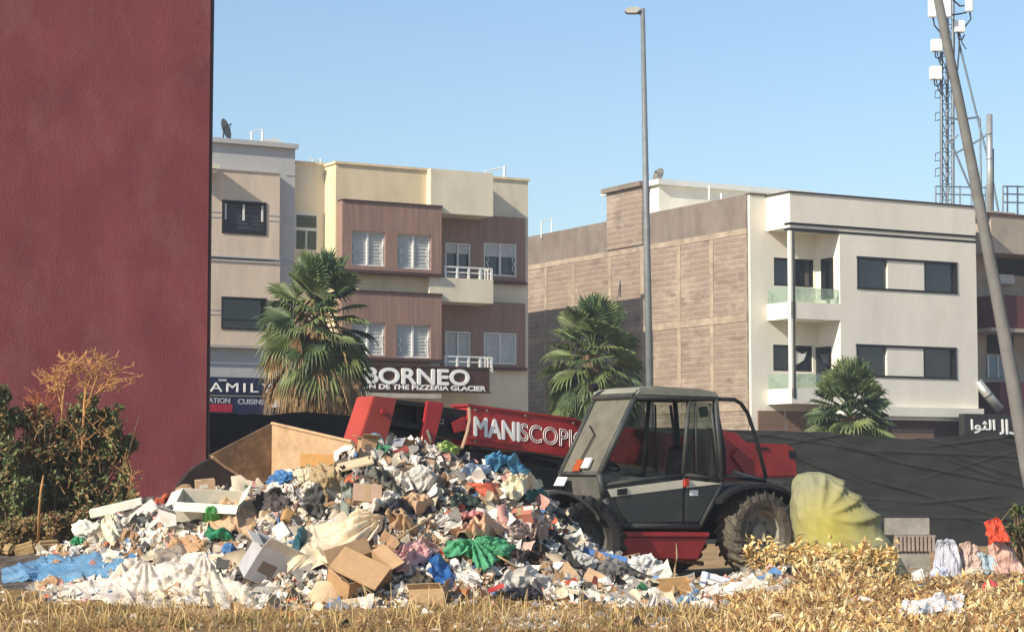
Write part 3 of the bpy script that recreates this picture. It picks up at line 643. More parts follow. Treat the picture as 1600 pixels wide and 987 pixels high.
# roof rails
def rails(lab, F, c, posts, ys, pyb):
    p = uz3(F, posts[0], pyb, c); r = F.root('roof_railing', lab, 'railing', p[0], c, p[2])
    for q in posts: MB().tube([uz3(F, q, pyb, c), uz3(F, q, ys[0]-1, c)], .035, 6).build('post', m_pipe2, r)
    for y in ys: MB().tube([uz3(F, posts[0], y, c), uz3(F, posts[-1], y+(posts[-1]-posts[0])*.03, c)], .03, 6).build('rail', m_pipe2, r)
m_pipe2 = mat('railing_steel', '8d979c', .5, .1, 4, 0, metal=.4)
rails('grey pipe railing around the foot of the mast on the white house roof', CF, 4, (1462, 1481, 1500, 1518, 1540), (291, 303), 330)
rails('grey pipe railing on the maroon house roof at the right edge', CF, 2, (1567, 1574, 1590, 1612), (291, 303, 316), 340)
A = uz3(CF, 1547, 336, 1.5); B_ = uz3(CF, 1546, 179, 1.5)
ch = CF.root('flue_pipe', 'tall shiny steel flue pipe on the maroon house roof, right of the mast', 'flue pipe', A[0], 1.5, A[2]-.2)
MB().tube([(A[0], A[1], A[2]-.2), B_], .115, 14).build('pipe', MC['steel_duct'], ch, smooth=True)
MB().tube([(A[0]+.18, A[1]+.1, A[2]-.2), (B_[0]+.2, B_[1]+.1, uz3(CF, 1552, 232, 1.5)[2])], .07, 10).build('cable_conduit', m_dark, ch)
for f_ in (.3, .55, .8): zz = A[2]+(B_[2]-A[2])*f_; MB().tube([(A[0], A[1], zz), (A[0], A[1], zz+.05)], .125, 14).build('joint', m_pipe2, ch)
MB().box(A[0]-.5, A[0]+.9, A[1]-.4, A[1]+.8, A[2]-.9, A[2]+.1).build('plinth', m_conc, ch)

# ---------------------------------------------------------------- palms
m_frond = mat('palm_green', '7f8c57', .5, .4, 2.5, 0, transl=.35, spec=.35)
m_frond2 = mat('palm_deep_green', '566843', .5, .4, 2.5, 0, transl=.25, spec=.35)
m_dead = mat('palm_dead', 'a08661', .9, .3, 3, 0, transl=.2)
m_ptr = mat('palm_trunk_bark', '6d5844', .95, .3, 6, .6, 12)
def fan(mb, base, direc, pet, rad, rnd, droop, spread=110, n=26, twist=0):
    d = Vector(direc).normalized(); hub = Vector(base)+d*pet+Vector((0, 0, -droop*pet*.25))
    mid = Vector(base)+d*pet*.5
    mb.tube([base, mid, hub], [.035, .025, .018], 4, cap=False)
    d2 = (d+Vector((0, 0, -droop*.6))).normalized()
    side = d2.cross(Vector((0, 0, 1)))
    if side.length < .1: side = Vector((1, 0, 0))
    side.normalize(); side = Matrix.Rotation(twist, 3, d2) @ side; nrm = side.cross(d2)
    for k in range(n):
        a0 = R(-spread+2*spread*k/n); a1 = R(-spread+2*spread*(k+1)/n); am = (a0+a1)/2
        if rnd.random() < .04: continue
        L = rad*(.72+.28*cos(am*.9))*rnd.uniform(.88, 1.08); cup = .16
        def P(a, r, h=0, dr=0): return hub+(d2*cos(a)+side*sin(a))*r+nrm*(h+cup*abs(sin(a))*r)+Vector((0, 0, -dr))
        m0 = P(a0, L*.66, .02, droop*L*.12); m1 = P(a1, L*.66, .02, droop*L*.12); mc = P(am, L*.66, -.04, droop*L*.12)
        q = L*.84; n0 = P(am-.02, q, 0, droop*L*.28); n1 = P(am+.035, q, 0, droop*L*.28); tp = P(am+rnd.uniform(-.06, .06), L, 0, droop*L*rnd.uniform(.45, .8))
        mb.add([hub, m0, mc, m1, n0, n1, tp], [(0, 1, 2), (0, 2, 3), (1, 4, 2), (2, 4, 5), (2, 5, 3), (4, 6, 5)])
def palm(label, px, pyc, pytop, Y, hw, hdown, seed, dead=26, green=62, sweep=150, dz=(.3, .45), sk=.6):
    rnd = random.Random(seed); c = at(px, pyc, Y); r = wroot('fan_palm', label, 'palm tree', (c.x, c.y, 0), None)
    top = at(px, pytop, Y).z; c.z = top-hw*.95
    tr = MB(); pts = []; rs = []
    zz = 0
    while zz < c.z-hw*.35: pts.append((c.x+.05*sin(zz), c.y, zz)); rs.append(.24+.03*((len(pts)) % 2)+.02*rnd.random()); zz += .14
    tr.tube(pts, rs, 14).build('trunk', m_ptr, r)
    g1, g2, dd = MB(), MB(), MB()
    for i in range(green):
        t = (i+.5)/green; el = R(86-t*sweep); az = i*2.39996+rnd.uniform(-.2, .2)
        dv = Vector((cos(el)*cos(az), cos(el)*sin(az), sin(el)))
        pet = hw*rnd.uniform(.40, .52)*(1 if t > .15 else .8); rad = hw*rnd.uniform(.50, .62)
        b0 = c+Vector((0, 0, -.1-t*hw*.8))
        fan(g1 if rnd.random() < .55 else g2, b0, dv, pet, rad, rnd, .15+.75*t, spread=rnd.uniform(85, 118), twist=rnd.uniform(-.6, .6))
    for i in range(dead):
        az = i*2.39996+1; el = R(rnd.uniform(-75, -35)); dv = Vector((cos(el)*cos(az), cos(el)*sin(az), sin(el)))
        b0 = c+Vector((0, 0, -hw*dz[0]-rnd.random()*hdown*dz[1]))
        fan(dd, b0, dv, hw*rnd.uniform(.5, .8), hw*rnd.uniform(.38, .5), rnd, 1.1, spread=rnd.uniform(25, 60), n=14, twist=rnd.uniform(-.8, .8))
    for i in range(int(green*.45)):
        az = i*2.39996+2; el = R(rnd.uniform(-80, -50)); dv = Vector((cos(el)*cos(az), cos(el)*sin(az), sin(el)))
        b0 = c+Vector((0, 0, -hw*sk-rnd.random()*(hdown-hw*(sk+.6))))
        fan(g1 if i % 2 else g2, b0, dv, hw*rnd.uniform(.35, .5), hw*rnd.uniform(.42, .55), rnd, .8, spread=rnd.uniform(45, 80), n=18, twist=rnd.uniform(-.8, .8))
    g1.build('fronds', m_frond, r); g2.build('deep_green_fronds', m_frond2, r).name = 'fronds'; dd.build('dead_fronds', m_dead, r)  # second mesh: a random share of the fronds in deeper green
    return r
palm('large shaggy fan palm with many dead brown fronds, left of the wooden cafe sign', 497, 500, 362, 58, 1.8, 4.5, 11, dead=70, green=46, sweep=112, dz=(-.05, .32), sk=1.15)
palm('fan palm with drooping skirt before the bare block wall, left of the lamp post', 927, 520, 438, 60, 1.62, 3.7, 23, dead=34, green=50, sweep=125, dz=(.5, .4), sk=.9)
palm('small bright green fan palm standing before the white house shops', 1327, 600, 542, 62, 1.5, 2.3, 37, dead=6, green=64, sweep=135)

# ---------------------------------------------------------------- telehandler
TW = Frame((2.80, 29.78), math.atan2(-.57, -.82))
T = lambda px, py, c: TW.y(px, py, c)
tl = TW.root('telehandler', 'red and dark grey telehandler with its boom reaching left over the rubbish heap', 'telehandler', 1.5, 0)
m_mred = mat('machine_red', '9a2c2d', .5, .14, 2.5, .1, 30, dirt='6f2a24', dirtamt=.6, dscale=3, spec=.4)
m_mred2 = mat('boom_red', 'a83032', .45, .12, 2.0, .08, 30, dirt='7c2c28', dirtamt=.4, dscale=3, spec=.4)
m_mgrey = mat('cab_grey', '393c3a', .55, .16, 2.5, .1, 40, dirt='5c594f', dirtamt=.5, dscale=3.5)
m_mgrey2 = mat('dusty_grey', '55564f', .8, .16, 3, .1, 40, dirt='7d776a', dirtamt=.6, dscale=4)
m_rub = mat('dusty_rubber', '554e43', .9, .2, 4, .3, 30, dirt='877b68', dirtamt=.7, dscale=5)
m_rim = mat('dusty_rim', '8c8677', .7, .15, 5, .2, dirt='5f5749', dirtamt=.7, dscale=6)
m_mblack = mat('machine_black', '1c1c1d', .6, .2, 4, .1)
CN = .98; CFr = .08
A = T(994, 619, CN); Bf = T(938, 740, CN); C_ = T(945, 778, CN); D_ = T(968, 821, CN); E_ = T(1094, 821, CN); F_ = T(1129, 754, CN); G_ = T(1119, 622, CN)
print('cab', A, Bf, C_, D_, E_, F_, G_, 'far', T(931, 606, CFr), T(870, 728, CFr), 'boomtip', T(735, 632, -.12), T(690, 632, -.12))
def P3(p, c): return (p[0], c, p[1])
zroof = A[1]+.03
cb = MB(); cb.prism([Bf, C_, D_, E_, F_], CFr, CN-.03); cb.build('cab_body', m_mgrey2, tl, bevel=.02)
# front nose of the cab bulging downwards
m_ = MB()
m_.prism([T(955, 768, CN), T(1066, 752, CN), T(1066, 815, CN), T(980, 817, CN)], CN-.028, CN+.012).build('door_panel', m_mgrey, tl, bevel=.01)
MB().prism([T(1071, 751, CN), T(1124, 757, CN), T(1092, 815, CN), T(1069, 815, CN)], CN-.028, CN+.008).build('side_panel', m_mgrey, tl, bevel=.01)
fr = MB()
def bar(p, q, c0, c1=None, r=.035, mb=None): (mb or fr).tube([P3(p, c0), P3(q, c1 if c1 is not None else c0)], r, 8)
for c in (CN-.02, CFr+.02):
    rr_ = .042 if c > .5 else .035
    bar(A, Bf, c, r=rr_); bar(Bf, C_, c, r=rr_); bar(C_, D_, c, r=rr_); bar(D_, E_, c, r=rr_); bar(E_, F_, c, r=rr_); bar(F_, G_, c, r=rr_); bar(G_, A, c, r=rr_)
    bar(T(1078, 621, CN), T(1069, 740, CN), c, r=.03); bar(T(1069, 740, CN), T(1067, 819, CN), c, r=.022)
    bar(T(945, 757, CN), T(1070, 741, CN), c, r=.026); bar(T(1070, 741, CN), T(1129, 749, CN), c, r=.026)
    bar(T(1088, 629, CN), T(1090, 738, CN), c, r=.014); bar(T(1112, 630, CN), T(1125, 737, CN), c, r=.02)
for p in (A, G_): bar(p, p, CN-.02, CFr+.02)
bar(Bf, Bf, CN-.02, CFr+.02, r=.03)
fr.build('cab_frame', m_mgrey, tl, smooth=True)
rf = MB(); z0 = max(A[1], G_[1]); xs0 = A[0]+.06; xs1 = G_[0]-.04
for i in range(11):
    pass
rf.prism([(xs0+.02, A[1]+.0), (xs0-.1, A[1]+.11), (xs0-.4, A[1]+.145), (xs1+.3, G_[1]+.12), (xs1, G_[1]+.08), (xs1-.02, G_[1]-.01)], CFr-.05, CN+.02)
rf.build('roof', mat('dusty_roof', '8d8b7c', .8, .12, 4, .1, dirt='6b685c', dirtamt=.5), tl, bevel=.03)
MB().tube([P3((A[0]+.03, A[1]+.01), CN), P3((A[0]+.03, A[1]+.01), CFr)], .04, 8).build('roof_trim', m_mgrey, tl)
m_wind = glassmat('dusty_windscreen', '777668', .8); m_tint = glassmat('green_tinted_glass', '2a3a38', .48)
MB().add([P3(A, CN-.05), P3(Bf, CN-.05), P3(Bf, CFr+.05), P3(A, CFr+.05)], [(0, 1, 2, 3)]).build('windscreen', m_wind, tl)
MB().add([P3(A, CFr), P3(Bf, CFr), P3(F_, CFr), P3(G_, CFr)], [(0, 1, 2, 3)]).build('far_window', m_tint, tl)
MB().add([P3(T(1078, 628, CN), CN-.04), P3(T(1112, 628, CN), CN-.04), P3(T(1127, 740, CN), CN-.04), P3(T(1070, 738, CN), CN-.04)], [(0, 1, 2, 3)]).build('rear_side_window', m_tint, tl)
MB().add([P3(G_, CN-.05), P3(F_, CN-.05), P3(F_, CFr+.05), P3(G_, CFr+.05)], [(0, 1, 2, 3)]).build('rear_window', m_tint, tl)
st = MB().prism([T(948, 764, CN), T(1066, 749, CN), T(1066, 762, CN), T(954, 776, CN)], CN+.0125, CN+.016).prism([T(1071, 749, CN), T(1127, 755, CN), T(1071, 762, CN)], CN+.009, CN+.014)
st.build('white_stripe', mat('cream_stripe', 'd8d0b8', .6), tl)
MB().prism([T(963, 764, CN), T(978, 762, CN), T(978, 772, CN), T(963, 773, CN)], CN+.0165, CN+.03).build('door_handle', m_mblack, tl)
MB().prism([T(1067, 748, CN), T(1073, 747, CN), T(1073, 759, CN), T(1067, 760, CN)], CN+.017, CN+.05).build('door_latch', mat('orange_red_plastic', 'b03a20', .5), tl)
MB().prism([T(1077, 765, CN), T(1090, 765, CN), T(1090, 774, CN), T(1077, 774, CN)], CN+.009, CN+.013).build('sticker', m_letter, tl)
# lamp and plate on the windscreen corner
px_, pz_ = Bf[0]+.06, Bf[1]
def fpt(c, f, o=.0):  # point on the windscreen, f 0 bottom .. 1 top
    return Vector((Bf[0]+(A[0]-Bf[0])*f+o, c, Bf[1]+(A[1]-Bf[1])*f+o*.3))
def decal(name, c0, c1, f0, f1, m, o=.03, th=.03):
    a = [fpt(c0, f0, o), fpt(c1, f0, o), fpt(c1, f1, o), fpt(c0, f1, o)]; b_ = [q+Vector((th, 0, th*.3)) for q in a]
    return MB().add(a+b_, [(0, 1, 2, 3), (7, 6, 5, 4), (0, 4, 5, 1), (1, 5, 6, 2), (2, 6, 7, 3), (3, 7, 4, 0)]).build(name, m, tl, recalc=True)
decal('indicator_lamp', .42, .56, .02, .17, mat('amber_lens', '9c4a22', .4)); decal('side_lamp', .58, .72, .06, .19, m_letter)
decal('number_plate', .12, .34, -.16, -.05, m_letter, o=.02, th=.01)
MB().tube([fpt(.45, .12, .03), fpt(.5, .5, .03), fpt(.3, .62, .03)], .012, 5).build('wiper', m_mblack, tl)
# seat, steering wheel, dashboard
xd = (Bf[0]+F_[0])/2; zf = F_[1]
se = MB().box(xd-.62, xd-.15, .3, .78, zf-.2, zf-.02).build('seat', m_mblack, tl, bevel=.04)
MB().prism([(xd-.62, zf-.05), (xd-.52, zf-.05), (xd-.62, zf+.5), (xd-.72, zf+.5)], .32, .76).build('backrest', m_mblack, tl, bevel=.03)
MB().prism([(Bf[0]-.03, zf-.1), (Bf[0]-.28, zf-.1), (Bf[0]-.2, zf+.14), (Bf[0]-.08, zf+.1)], .2, .9).build('dashboard', m_mgrey2, tl, bevel=.04)
sw = MB(); c0 = Vector((Bf[0]-.42, .55, zf+.25)); n_ = Vector((-.45, 0, .9)).normalized(); a_ = Vector((0, 1, 0)); b2 = n_.cross(a_)
sw.tube([c0+(a_*cos(t)+b2*sin(t))*.19 for t in [2*pi*i/24 for i in range(25)]], .016, 6, cap=False)
for t in (.5, 2.6, 4.7): sw.tube([c0, c0+(a_*cos(t)+b2*sin(t))*.19], .012, 5)
sw.tube([c0, c0+Vector((.2, 0, -.35))], .03, 6).build('steering_wheel', m_mblack, tl)
# rear guard loop
gpt = [T(1119, 623, CN), T(1150, 624, CN), T(1160, 630, CN), T(1171, 646, CN), T(1185, 690, CN), T(1199, 745, CN), T(1198, 751, CN), T(1130, 742, CN)]
MB().tube([P3(p, CN-.03) for p in gpt], .028, 8).build('guard_bar', m_mblack, tl, smooth=True)
MB().tube([P3(p, CN-.03) for p in (T(1119, 628, CN), T(1133, 700, CN), T(1134, 742, CN))], .03, 8).build('guard_bar', m_mblack, tl, smooth=True)
# wheels
def wheel(x, c, sgn, z=.585):
    r = .585; hw = .2
    prof = [(.31, hw*.72), (.36, hw*.95), (.46, hw*1.05), (.53, hw*.98), (.555, hw*.8), (.562, 0), (.555, -hw*.8), (.53, -hw*.98), (.46, -hw*1.05), (.36, -hw*.95), (.31, -hw*.72)]
    mb = MB().lathe(prof, 44, c=(x, c, z))
    for k in range(22):
        for sd in (1, -1):
            g0 = 2*pi*(k+(.5 if sd > 0 else 0))/22; vs = []
            for (yy, dg, rr_) in ((.0, .20, .597), (hw*.55, .10, .597), (hw*1.0, .0, .58), (hw*1.1, -.03, .50)):
                for e_ in (-.045, .045):
                    for dr in (-.06, 0):
                        g = g0+dg+e_*(1 if yy < .15 else .8); vs.append((x+(rr_+dr)*cos(g), c+sd*yy, z+(rr_+dr)*sin(g)))
            fs = []
            for q in range(3):
                a = q*4
                fs += [(a+1, a+5, a+7, a+3), (a, a+4, a+5, a+1), (a+2, a+3, a+7, a+6)]
            fs += [(12, 13, 15, 14), (0, 1, 3, 2)]
            mb.add(vs, fs)
    w_ = mb.build('wheel', m_rub if x == 0 else mat('shaded_rubber', '302e2d', .9, .2, 4, .3, 30, dirt='4d473e', dirtamt=.5, dscale=5), tl)  # front tyres: shade under the fender put into a darker copy of the rubber
    rp = [(.315, hw*.7), (.30, hw*.74), (.285, hw*.55), (.27, hw*.2), (.13, hw*.1), (.125, hw*.42), (.10, hw*.5), (0, hw*.52)]
    rm = MB().lathe([(a, h*sgn) for a, h in rp], 36, c=(x, c, z)).build('rim', m_rim if x == 0 else mat('shaded_rim', '55524b', .8, .15, 5, .2), w_, smooth=False)  # front rims likewise carry the shade in a darker colour
    nb = MB()
    for k in range(8):
        g = 2*pi*k/8; nb.tube([(x+.185*cos(g), c+sgn*hw*.12, z+.185*sin(g)), (x+.185*cos(g), c+sgn*hw*.3, z+.185*sin(g))], .018, 6)
    nb.build('wheel_nuts', m_mgrey2, w_)
    return w_
zw = .60
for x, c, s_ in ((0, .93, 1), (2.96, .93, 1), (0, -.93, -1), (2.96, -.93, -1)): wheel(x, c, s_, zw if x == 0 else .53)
# fenders
def arc_fender(ptsd, c0, c1, th, name, m):
    n = len(ptsd); o = [(p[0], p[1]) for p in ptsd]; i_ = [(p[0], p[1]-th) for p in ptsd]
    return MB().prism(o+i_[::-1], c0, c1).build(name, m, tl, bevel=.01)
arc_fender([T(*p, 1.14) for p in ((1128, 780), (1140, 768), (1156, 760), (1180, 756), (1203, 756), (1225, 762), (1237, 770), (1238, 784))], .72, 1.15, .055, 'fender', m_mblack)
arc_fender([T(*p, 1.14) for p in ((849, 773), (858, 767), (875, 765), (890, 768), (905, 776), (920, 787), (932, 799), (937, 808))], .72, 1.15, .05, 'fender', m_mgrey2)
# hose arc in front of the wheel
MB().tube([P3(T(*p, 1.2), 1.2) for p in ((846, 786), (856, 788), (868, 800), (880, 815), (892, 828), (905, 842))], .035, 8).build('hose', m_mgrey2, tl, smooth=True)
# chassis
MB().prism([T(964, 830, 1.0), T(1108, 831, 1.0), T(1107, 838, 1.0), T(966, 838, 1.0)], .3, 1.02).build('sill_lip', m_mred2, tl, bevel=.008)
MB().prism([T(966, 839, 1.0), T(1107, 839, 1.0), T(1091, 874, 1.0), T(982, 871, 1.0)], .3, 1.0).build('side_tank', m_mred, tl, bevel=.015)
MB().box(-.75, 3.5, -.42, .3, .5, 1.0).build('chassis', m_mblack, tl, bevel=.02)
MB().box(2.5, 2.8, .1, .75, .45, .95).build('front_bracket', m_mred, tl, bevel=.02)
for x in (0, 2.92): MB().tube([(x, -.75, zw), (x, .75, zw)], .1, 10).build('axle', m_mblack, tl)
MB().tube([P3(T(1020, 876, .9), .9), P3(T(1060, 874, .9), .9), P3(T(1098, 880, .9), .9)], .03, 8).build('step_bar', mat('rusty_steel', '6b4633', .9, .2, 6, .3), tl)
# boom
b0t = T(735, 632, -.12); b1t = T(900, 656, -.12); b0b = T(727, 694, -.12); b1b = T(892, 714, -.12)
sT = (b1t[1]-b0t[1])/(b1t[0]-b0t[0]); sB = (b1b[1]-b0b[1])/(b1b[0]-b0b[0])
xe = -.55; zt_e = b0t[1]+(xe-b0t[0])*sT; zb_e = b0b[1]+(xe-b0b[0])*sB
print('boom', b0t, b0b, (xe, zt_e, zb_e))
bm_ = MB().prism([b0t, (xe, zt_e), (xe, zb_e), b0b], -.52, -.12).build('boom', m_mred2, tl, bevel=.012)
hh = b0t[1]-b0b[1]
sl_ = (sT+sB)/2
bx_ = lambda px, f: (T(px, 665, -.12)[0], b0b[1]+(T(px, 665, -.12)[0]-b0b[0])*sB+f*hh)
MB().prism([bx_(731, .97), bx_(900, .97), bx_(900, 1.03), bx_(731, 1.03)], -.54, -.10).build('boom_edge', m_mred, bm_)
MB().prism([bx_(731, .14), bx_(812, .14), bx_(812, .18), bx_(731, .18)], -.119, -.10).build('weld_strip', m_mred, bm_)
def boomtext(s, px0, px1, f0, f1, **k):
    xa_, xb_ = T(px0, 665, -.12)[0], T(px1, 665, -.12)[0]
    za_ = bx_(px0, f0)[1]; zb2 = bx_(px0, f1)[1]
    o = text(s, 'lettering', m_letter, bm_, TW, xa_, xb_, za_, zb2, -.118, face=1, ext=.008, **k)
    for v_ in o.data.vertices: v_.co.z += (v_.co.x+OFF[tl.name].x-xa_)*sl_
    return o
boomtext('MANI', 741, 811, .26, .72, bold=.011, spacing=1.0)
boomtext('SCOPIC', 812, 915, .26, .72, outline=.02, spacing=1.0)
# inner boom and head
i0 = bx_(738, .12); i1 = bx_(655, .12); i2 = bx_(655, .88); i3 = bx_(738, .88)
MB().prism([i0, i1, i2, i3], -.46, -.18).build('inner_boom', m_mblack, tl, bevel=.01)
MB().prism([T(*p, -.08) for p in ((668, 626), (694, 629), (690, 650), (679, 694), (655, 694), (664, 655))], -.14, -.08).build('head_plate', m_mred2, tl, bevel=.01)
MB().prism([T(*p, -.5) for p in ((668, 626), (694, 629), (690, 650), (679, 694), (655, 694), (664, 655))], -.56, -.5).build('head_plate', m_mred2, tl, bevel=.01)
MB().prism([T(*p, -.1) for p in ((706, 660), (728, 650), (730, 672), (712, 676))], -.16, -.1).build('cylinder_bracket', m_mred, tl, bevel=.008)
MB().tube([P3(T(*p, -.05), -.05) for p in ((733, 636), (734, 655), (730, 675), (722, 700))], .022, 6).build('hose', mat('pale_hose', 'a88d72', .8), tl)
MB().tube([P3(T(*p, -.1), -.1) for p in ((679, 656), (693, 656), (693, 661), (680, 662))], .012, 6).build('hook', m_rim, tl)
MB().tube([P3(T(*p, -.07), -.07) for p in ((668, 672), (674, 690))], .02, 6).build('tilt_cylinder', m_rim, tl)
MB().prism([T(*p, -.12) for p in ((600, 622), (668, 629), (666, 636), (600, 629))], -.5, -.12).prism([T(*p, -.12) for p in ((600, 655), (664, 664), (662, 672), (600, 662))], -.5, -.12).build('carriage_bar', m_mblack, tl)
MB().prism([T(*p, -.2) for p in ((612, 625), (668, 632), (656, 730), (596, 730))], -.5, -.3).build('carriage_plate', m_mblack, tl)
MB().prism([T(*p, 0) for p in ((584, 618), (621, 622), (590, 752), (540, 752))], -.42, 0).build('carriage_post', mat('carriage_red', 'a24238', .5, .08, 2, .05, dirt='8a2f26', dirtamt=.4), tl, bevel=.012)
MB().tube([P3(T(598, 643, 0), 0), P3(T(598, 643, 0), .03)], .035, 14).build('pin', m_mred, tl)
# bucket
XB = 6.34; bp = lambda px, py: TW.x(px, py, XB)
m_rust = mat('rust_bucket', 'b89a76', .9, .12, 2.2, .4, 16, dirt='8f7050', dirtamt=.6, dscale=3)
y1_, z1_ = bp(425, 661); y2_, z2_ = bp(550, 690); zlow = .9
print('bucket', y1_, z1_, y2_, z2_)
bu = MB().add([(XB, y1_, z1_), (XB, y2_, z2_), (XB, y2_, zlow), (XB, y1_, zlow), (XB-.05, y1_, z1_), (XB-.05, y2_, z2_), (XB-.05, y2_, zlow), (XB-.05, y1_, zlow)],
    [(0, 1, 2, 3), (7, 6, 5, 4), (0, 4, 5, 1), (1, 5, 6, 2), (2, 6, 7, 3), (3, 7, 4, 0)]).build('bucket', m_rust, tl, recalc=True)
YS = y1_
q = [TW.y(*p, YS) for p in ((425, 661), (328, 711), (334, 721), (352, 733), (412, 768), (424, 800))]
q[0] = (XB, z1_); q[-1] = (XB, q[-1][1])
MB().prism(q, YS-.04, YS).build('side_plate', mat('dirty_shaded_plate', '6b5640', .9, .2, 2.5, .4, 14, dirt='94755a', dirtamt=.7, dscale=5), bu)  # side plate's shade put into its darker base colour; the speckle is dirt
MB().tube([P3(TW.y(*p, YS), YS+.02) for p in ((330, 713), (352, 731), (382, 750), (412, 768))], .02, 6).build('edge_strip', m_rust, bu)
MB().tube([P3((XB, z1_), YS), (XB, y2_, z2_)], .022, 6).build('top_edge', m_rust, bu)
q = [TW.y(*p, YS+.1) for p in ((275, 775), (280, 757), (292, 741), (308, 727), (330, 716), (352, 731), (405, 764), (400, 800), (275, 800))]
MB().prism(q, YS+.0, YS+.1).build('curved_bottom', mat('dark_bucket_steel', '332b28', .8, .2, 3, .3), bu, bevel=.01)
MB().prism([(XB+.04, zlow+.2), (XB+.3, zlow-.05), (XB+.9, zlow-.1), (XB+.9, zlow-.06), (XB+.3, zlow), (XB+.05, zlow+.25)], YS, y2_).build('floor_plate', m_rust, bu)
# engine cover and rear parts on the far side
MB().prism([T(*p, -.5) for p in ((1150, 684), (1170, 691), (1232, 694), (1243, 700), (1248, 745), (1150, 748))], -1.05, -.5).build('engine_cover', m_mred, tl, bevel=.03)
MB().prism([T(*p, -.56) for p in ((1228, 703), (1239, 705), (1241, 716), (1229, 716))], -.6, -.49).build('tail_lamp', m_mblack, tl)
MB().prism([T(*p, 0) for p in ((1108, 668), (1150, 676), (1176, 700), (1182, 750), (1105, 752))], -.11, .02).build('boom_pivot', m_mred, tl, bevel=.02)
MB().tube([P3(T(*p, .5), .5) for p in ((1146, 737), (1178, 747), (1222, 756))], .03, 6).build('rear_rail', m_rim, tl)
MB().box(-.9, -.45, -.9, .72, .6, 1.1).build('counterweight', m_mblack, tl, bevel=.04)

# fittings of the machine
MB().prism([T(*p, .9) for p in ((1096, 636), (1106, 634), (1108, 650), (1099, 652))], .82, .9).build('mirror', m_mblack, tl, bevel=.01)
for px, py, m in ((1003, 612, m_mblack), (934, 604, m_mblack)):
    c = CN-.12 if px > 950 else CFr+.12; q = T(px, py, c); MB().tube([(q[0]+.02, c, q[1]+.0), (q[0]+.12, c, q[1]-.02)], .055, 12).build('work_lamp', m, tl)
for k, dz_ in enumerate((-.02, -.06)):
    a_ = [bx_(px, dz_) for px in (735, 780, 830, 900, 960)]
    MB().tube([(p[0], -.1-k*.05, p[1]-(.03 if i % 2 else 0)) for i, p in enumerate(a_)], .014, 6).build('hydraulic_hose', m_mblack, tl, smooth=True)
MB().tube([P3(bx_(880, -.25), -.3), P3(bx_(740, -.02), -.3)], .045, 10).build('lift_cylinder', m_mblack, tl)
for px, f in ((742, .9), (742, .1), (760, .92), (895, .9), (895, .1), (820, .92)):
    q = bx_(px, f); MB().tube([(q[0], -.12, q[1]), (q[0], -.1, q[1])], .016, 8).build('bolt', m_rim, tl)
for px, py in ((1163, 712), (1163, 726), (1190, 700)):
    q = T(px, py, -.5); MB().box(q[0]-.12, q[0]+.12, -.5, -.485, q[1]-.015, q[1]+.015).build('vent_slot', m_mblack, tl)
MB().prism([T(*p, 0) for p in ((1140, 712), (1150, 700), (1176, 742), (1166, 748))], .021, .06).build('rear_strut', m_mred, tl)
# ---------------------------------------------------------------- heap surface
SIL = [(-300, 872), (-100, 872), (0, 868), (60, 862), (110, 842), (150, 815), (200, 795), (245, 785), (290, 768), (350, 760), (400, 762), (440, 752), (470, 735), (520, 718), (560, 697), (600, 688), (650, 690), (690, 700), (740, 722), (800, 735), (835, 758), (860, 778), (885, 806), (910, 838), (960, 868), (1010, 892), (1060, 905), (1130, 912), (1165, 902), (1200, 892), (1250, 880), (1310, 876), (1370, 890), (1410, 905), (1450, 902), (1520, 898), (1600, 895), (1800, 892)]
YR = [(-300, 26.5), (0, 26), (250, 25.6), (420, 24.9), (560, 24.6), (700, 25.2), (860, 25.6), (1000, 25.6), (1130, 25.2), (1200, 25.2), (1320, 25.0), (1450, 25), (1800, 25)]
YFR = [(-300, 23.2), (0, 23.0), (200, 22.6), (600, 22.3), (900, 22.6), (1050, 22.6), (1130, 21.3), (1200, 19.2), (1800, 18.5)]
YBK = [(-300, 31), (100, 28.5), (300, 27.0), (700, 26.6), (900, 26.3), (1100, 26.6), (1300, 28.5), (1800, 29)]
def sstep(t): t = max(0, min(1, t)); return t*t*(3-2*t)
def ground_z(x, y):
    return .05*noise.noise(Vector((x*.35, y*.35, 7)))+.02*noise.noise(Vector((x*1.5, y*1.5, 3)))
def H(x, y, detail=True):
    px = pxof(x, y); yr = interp(px, YR); yf = interp(px, YFR); yb = interp(px, YBK)
    zr = max(0.02, at(px, interp(px, SIL), yr).z)
    t = (y-yf)/(yr-yf) if y < yr else (yb-y)/(yb-yr)
    h = zr*(sstep(t)*.55+.45*max(0, min(1, t)))
    g_ = ground_z(x, y) if detail else 0
    if detail and t > 0:
        k = min(1, t*3)*min(1, zr)
        h += k*(.13*noise.noise(Vector((x*1.7, y*1.7, 0)))+.07*noise.noise(Vector((x*4.2, y*4.2, 5)))-.03)
    return max(h, 0)+g_
def hit(px, py, lift=0.0):
    d = ray(px, py); d = d/d.y; last = None; Y = 17.5
    while Y < 27.5:
        p = Vector((d.x*Y, Y, CAMH+d.z*Y))
        if p.z <= H(p.x, p.y):
            lo, hi = Y-.12, Y
            for _ in range(6):
                m = (lo+hi)/2; p = Vector((d.x*m, m, CAMH+d.z*m))
                if p.z <= H(p.x, p.y): hi = m
                else: lo = m
            Y = hi; break
        Y += .12
    else:
        Y = interp(px, YR)
    Y -= lift
    return Vector((d.x*Y, Y, CAMH+d.z*Y))
gx0, gx1, gy0, gy1, st_ = -9.0, 10.0, 16.0, 31.0, .075
NXg = int((gx1-gx0)/st_); NYg = int((gy1-gy0)/st_)
hv = []; hf1 = []; hf2 = []
for j in range(NYg+1):
    for i in range(NXg+1):
        x = gx0+i*st_; y = gy0+j*st_; e = min(1, i/8, (NXg-i)/8, j/8, (NYg-j)/8)
        hv.append((x, y, H(x, y)*e+.012 if e > 0 else -.02))
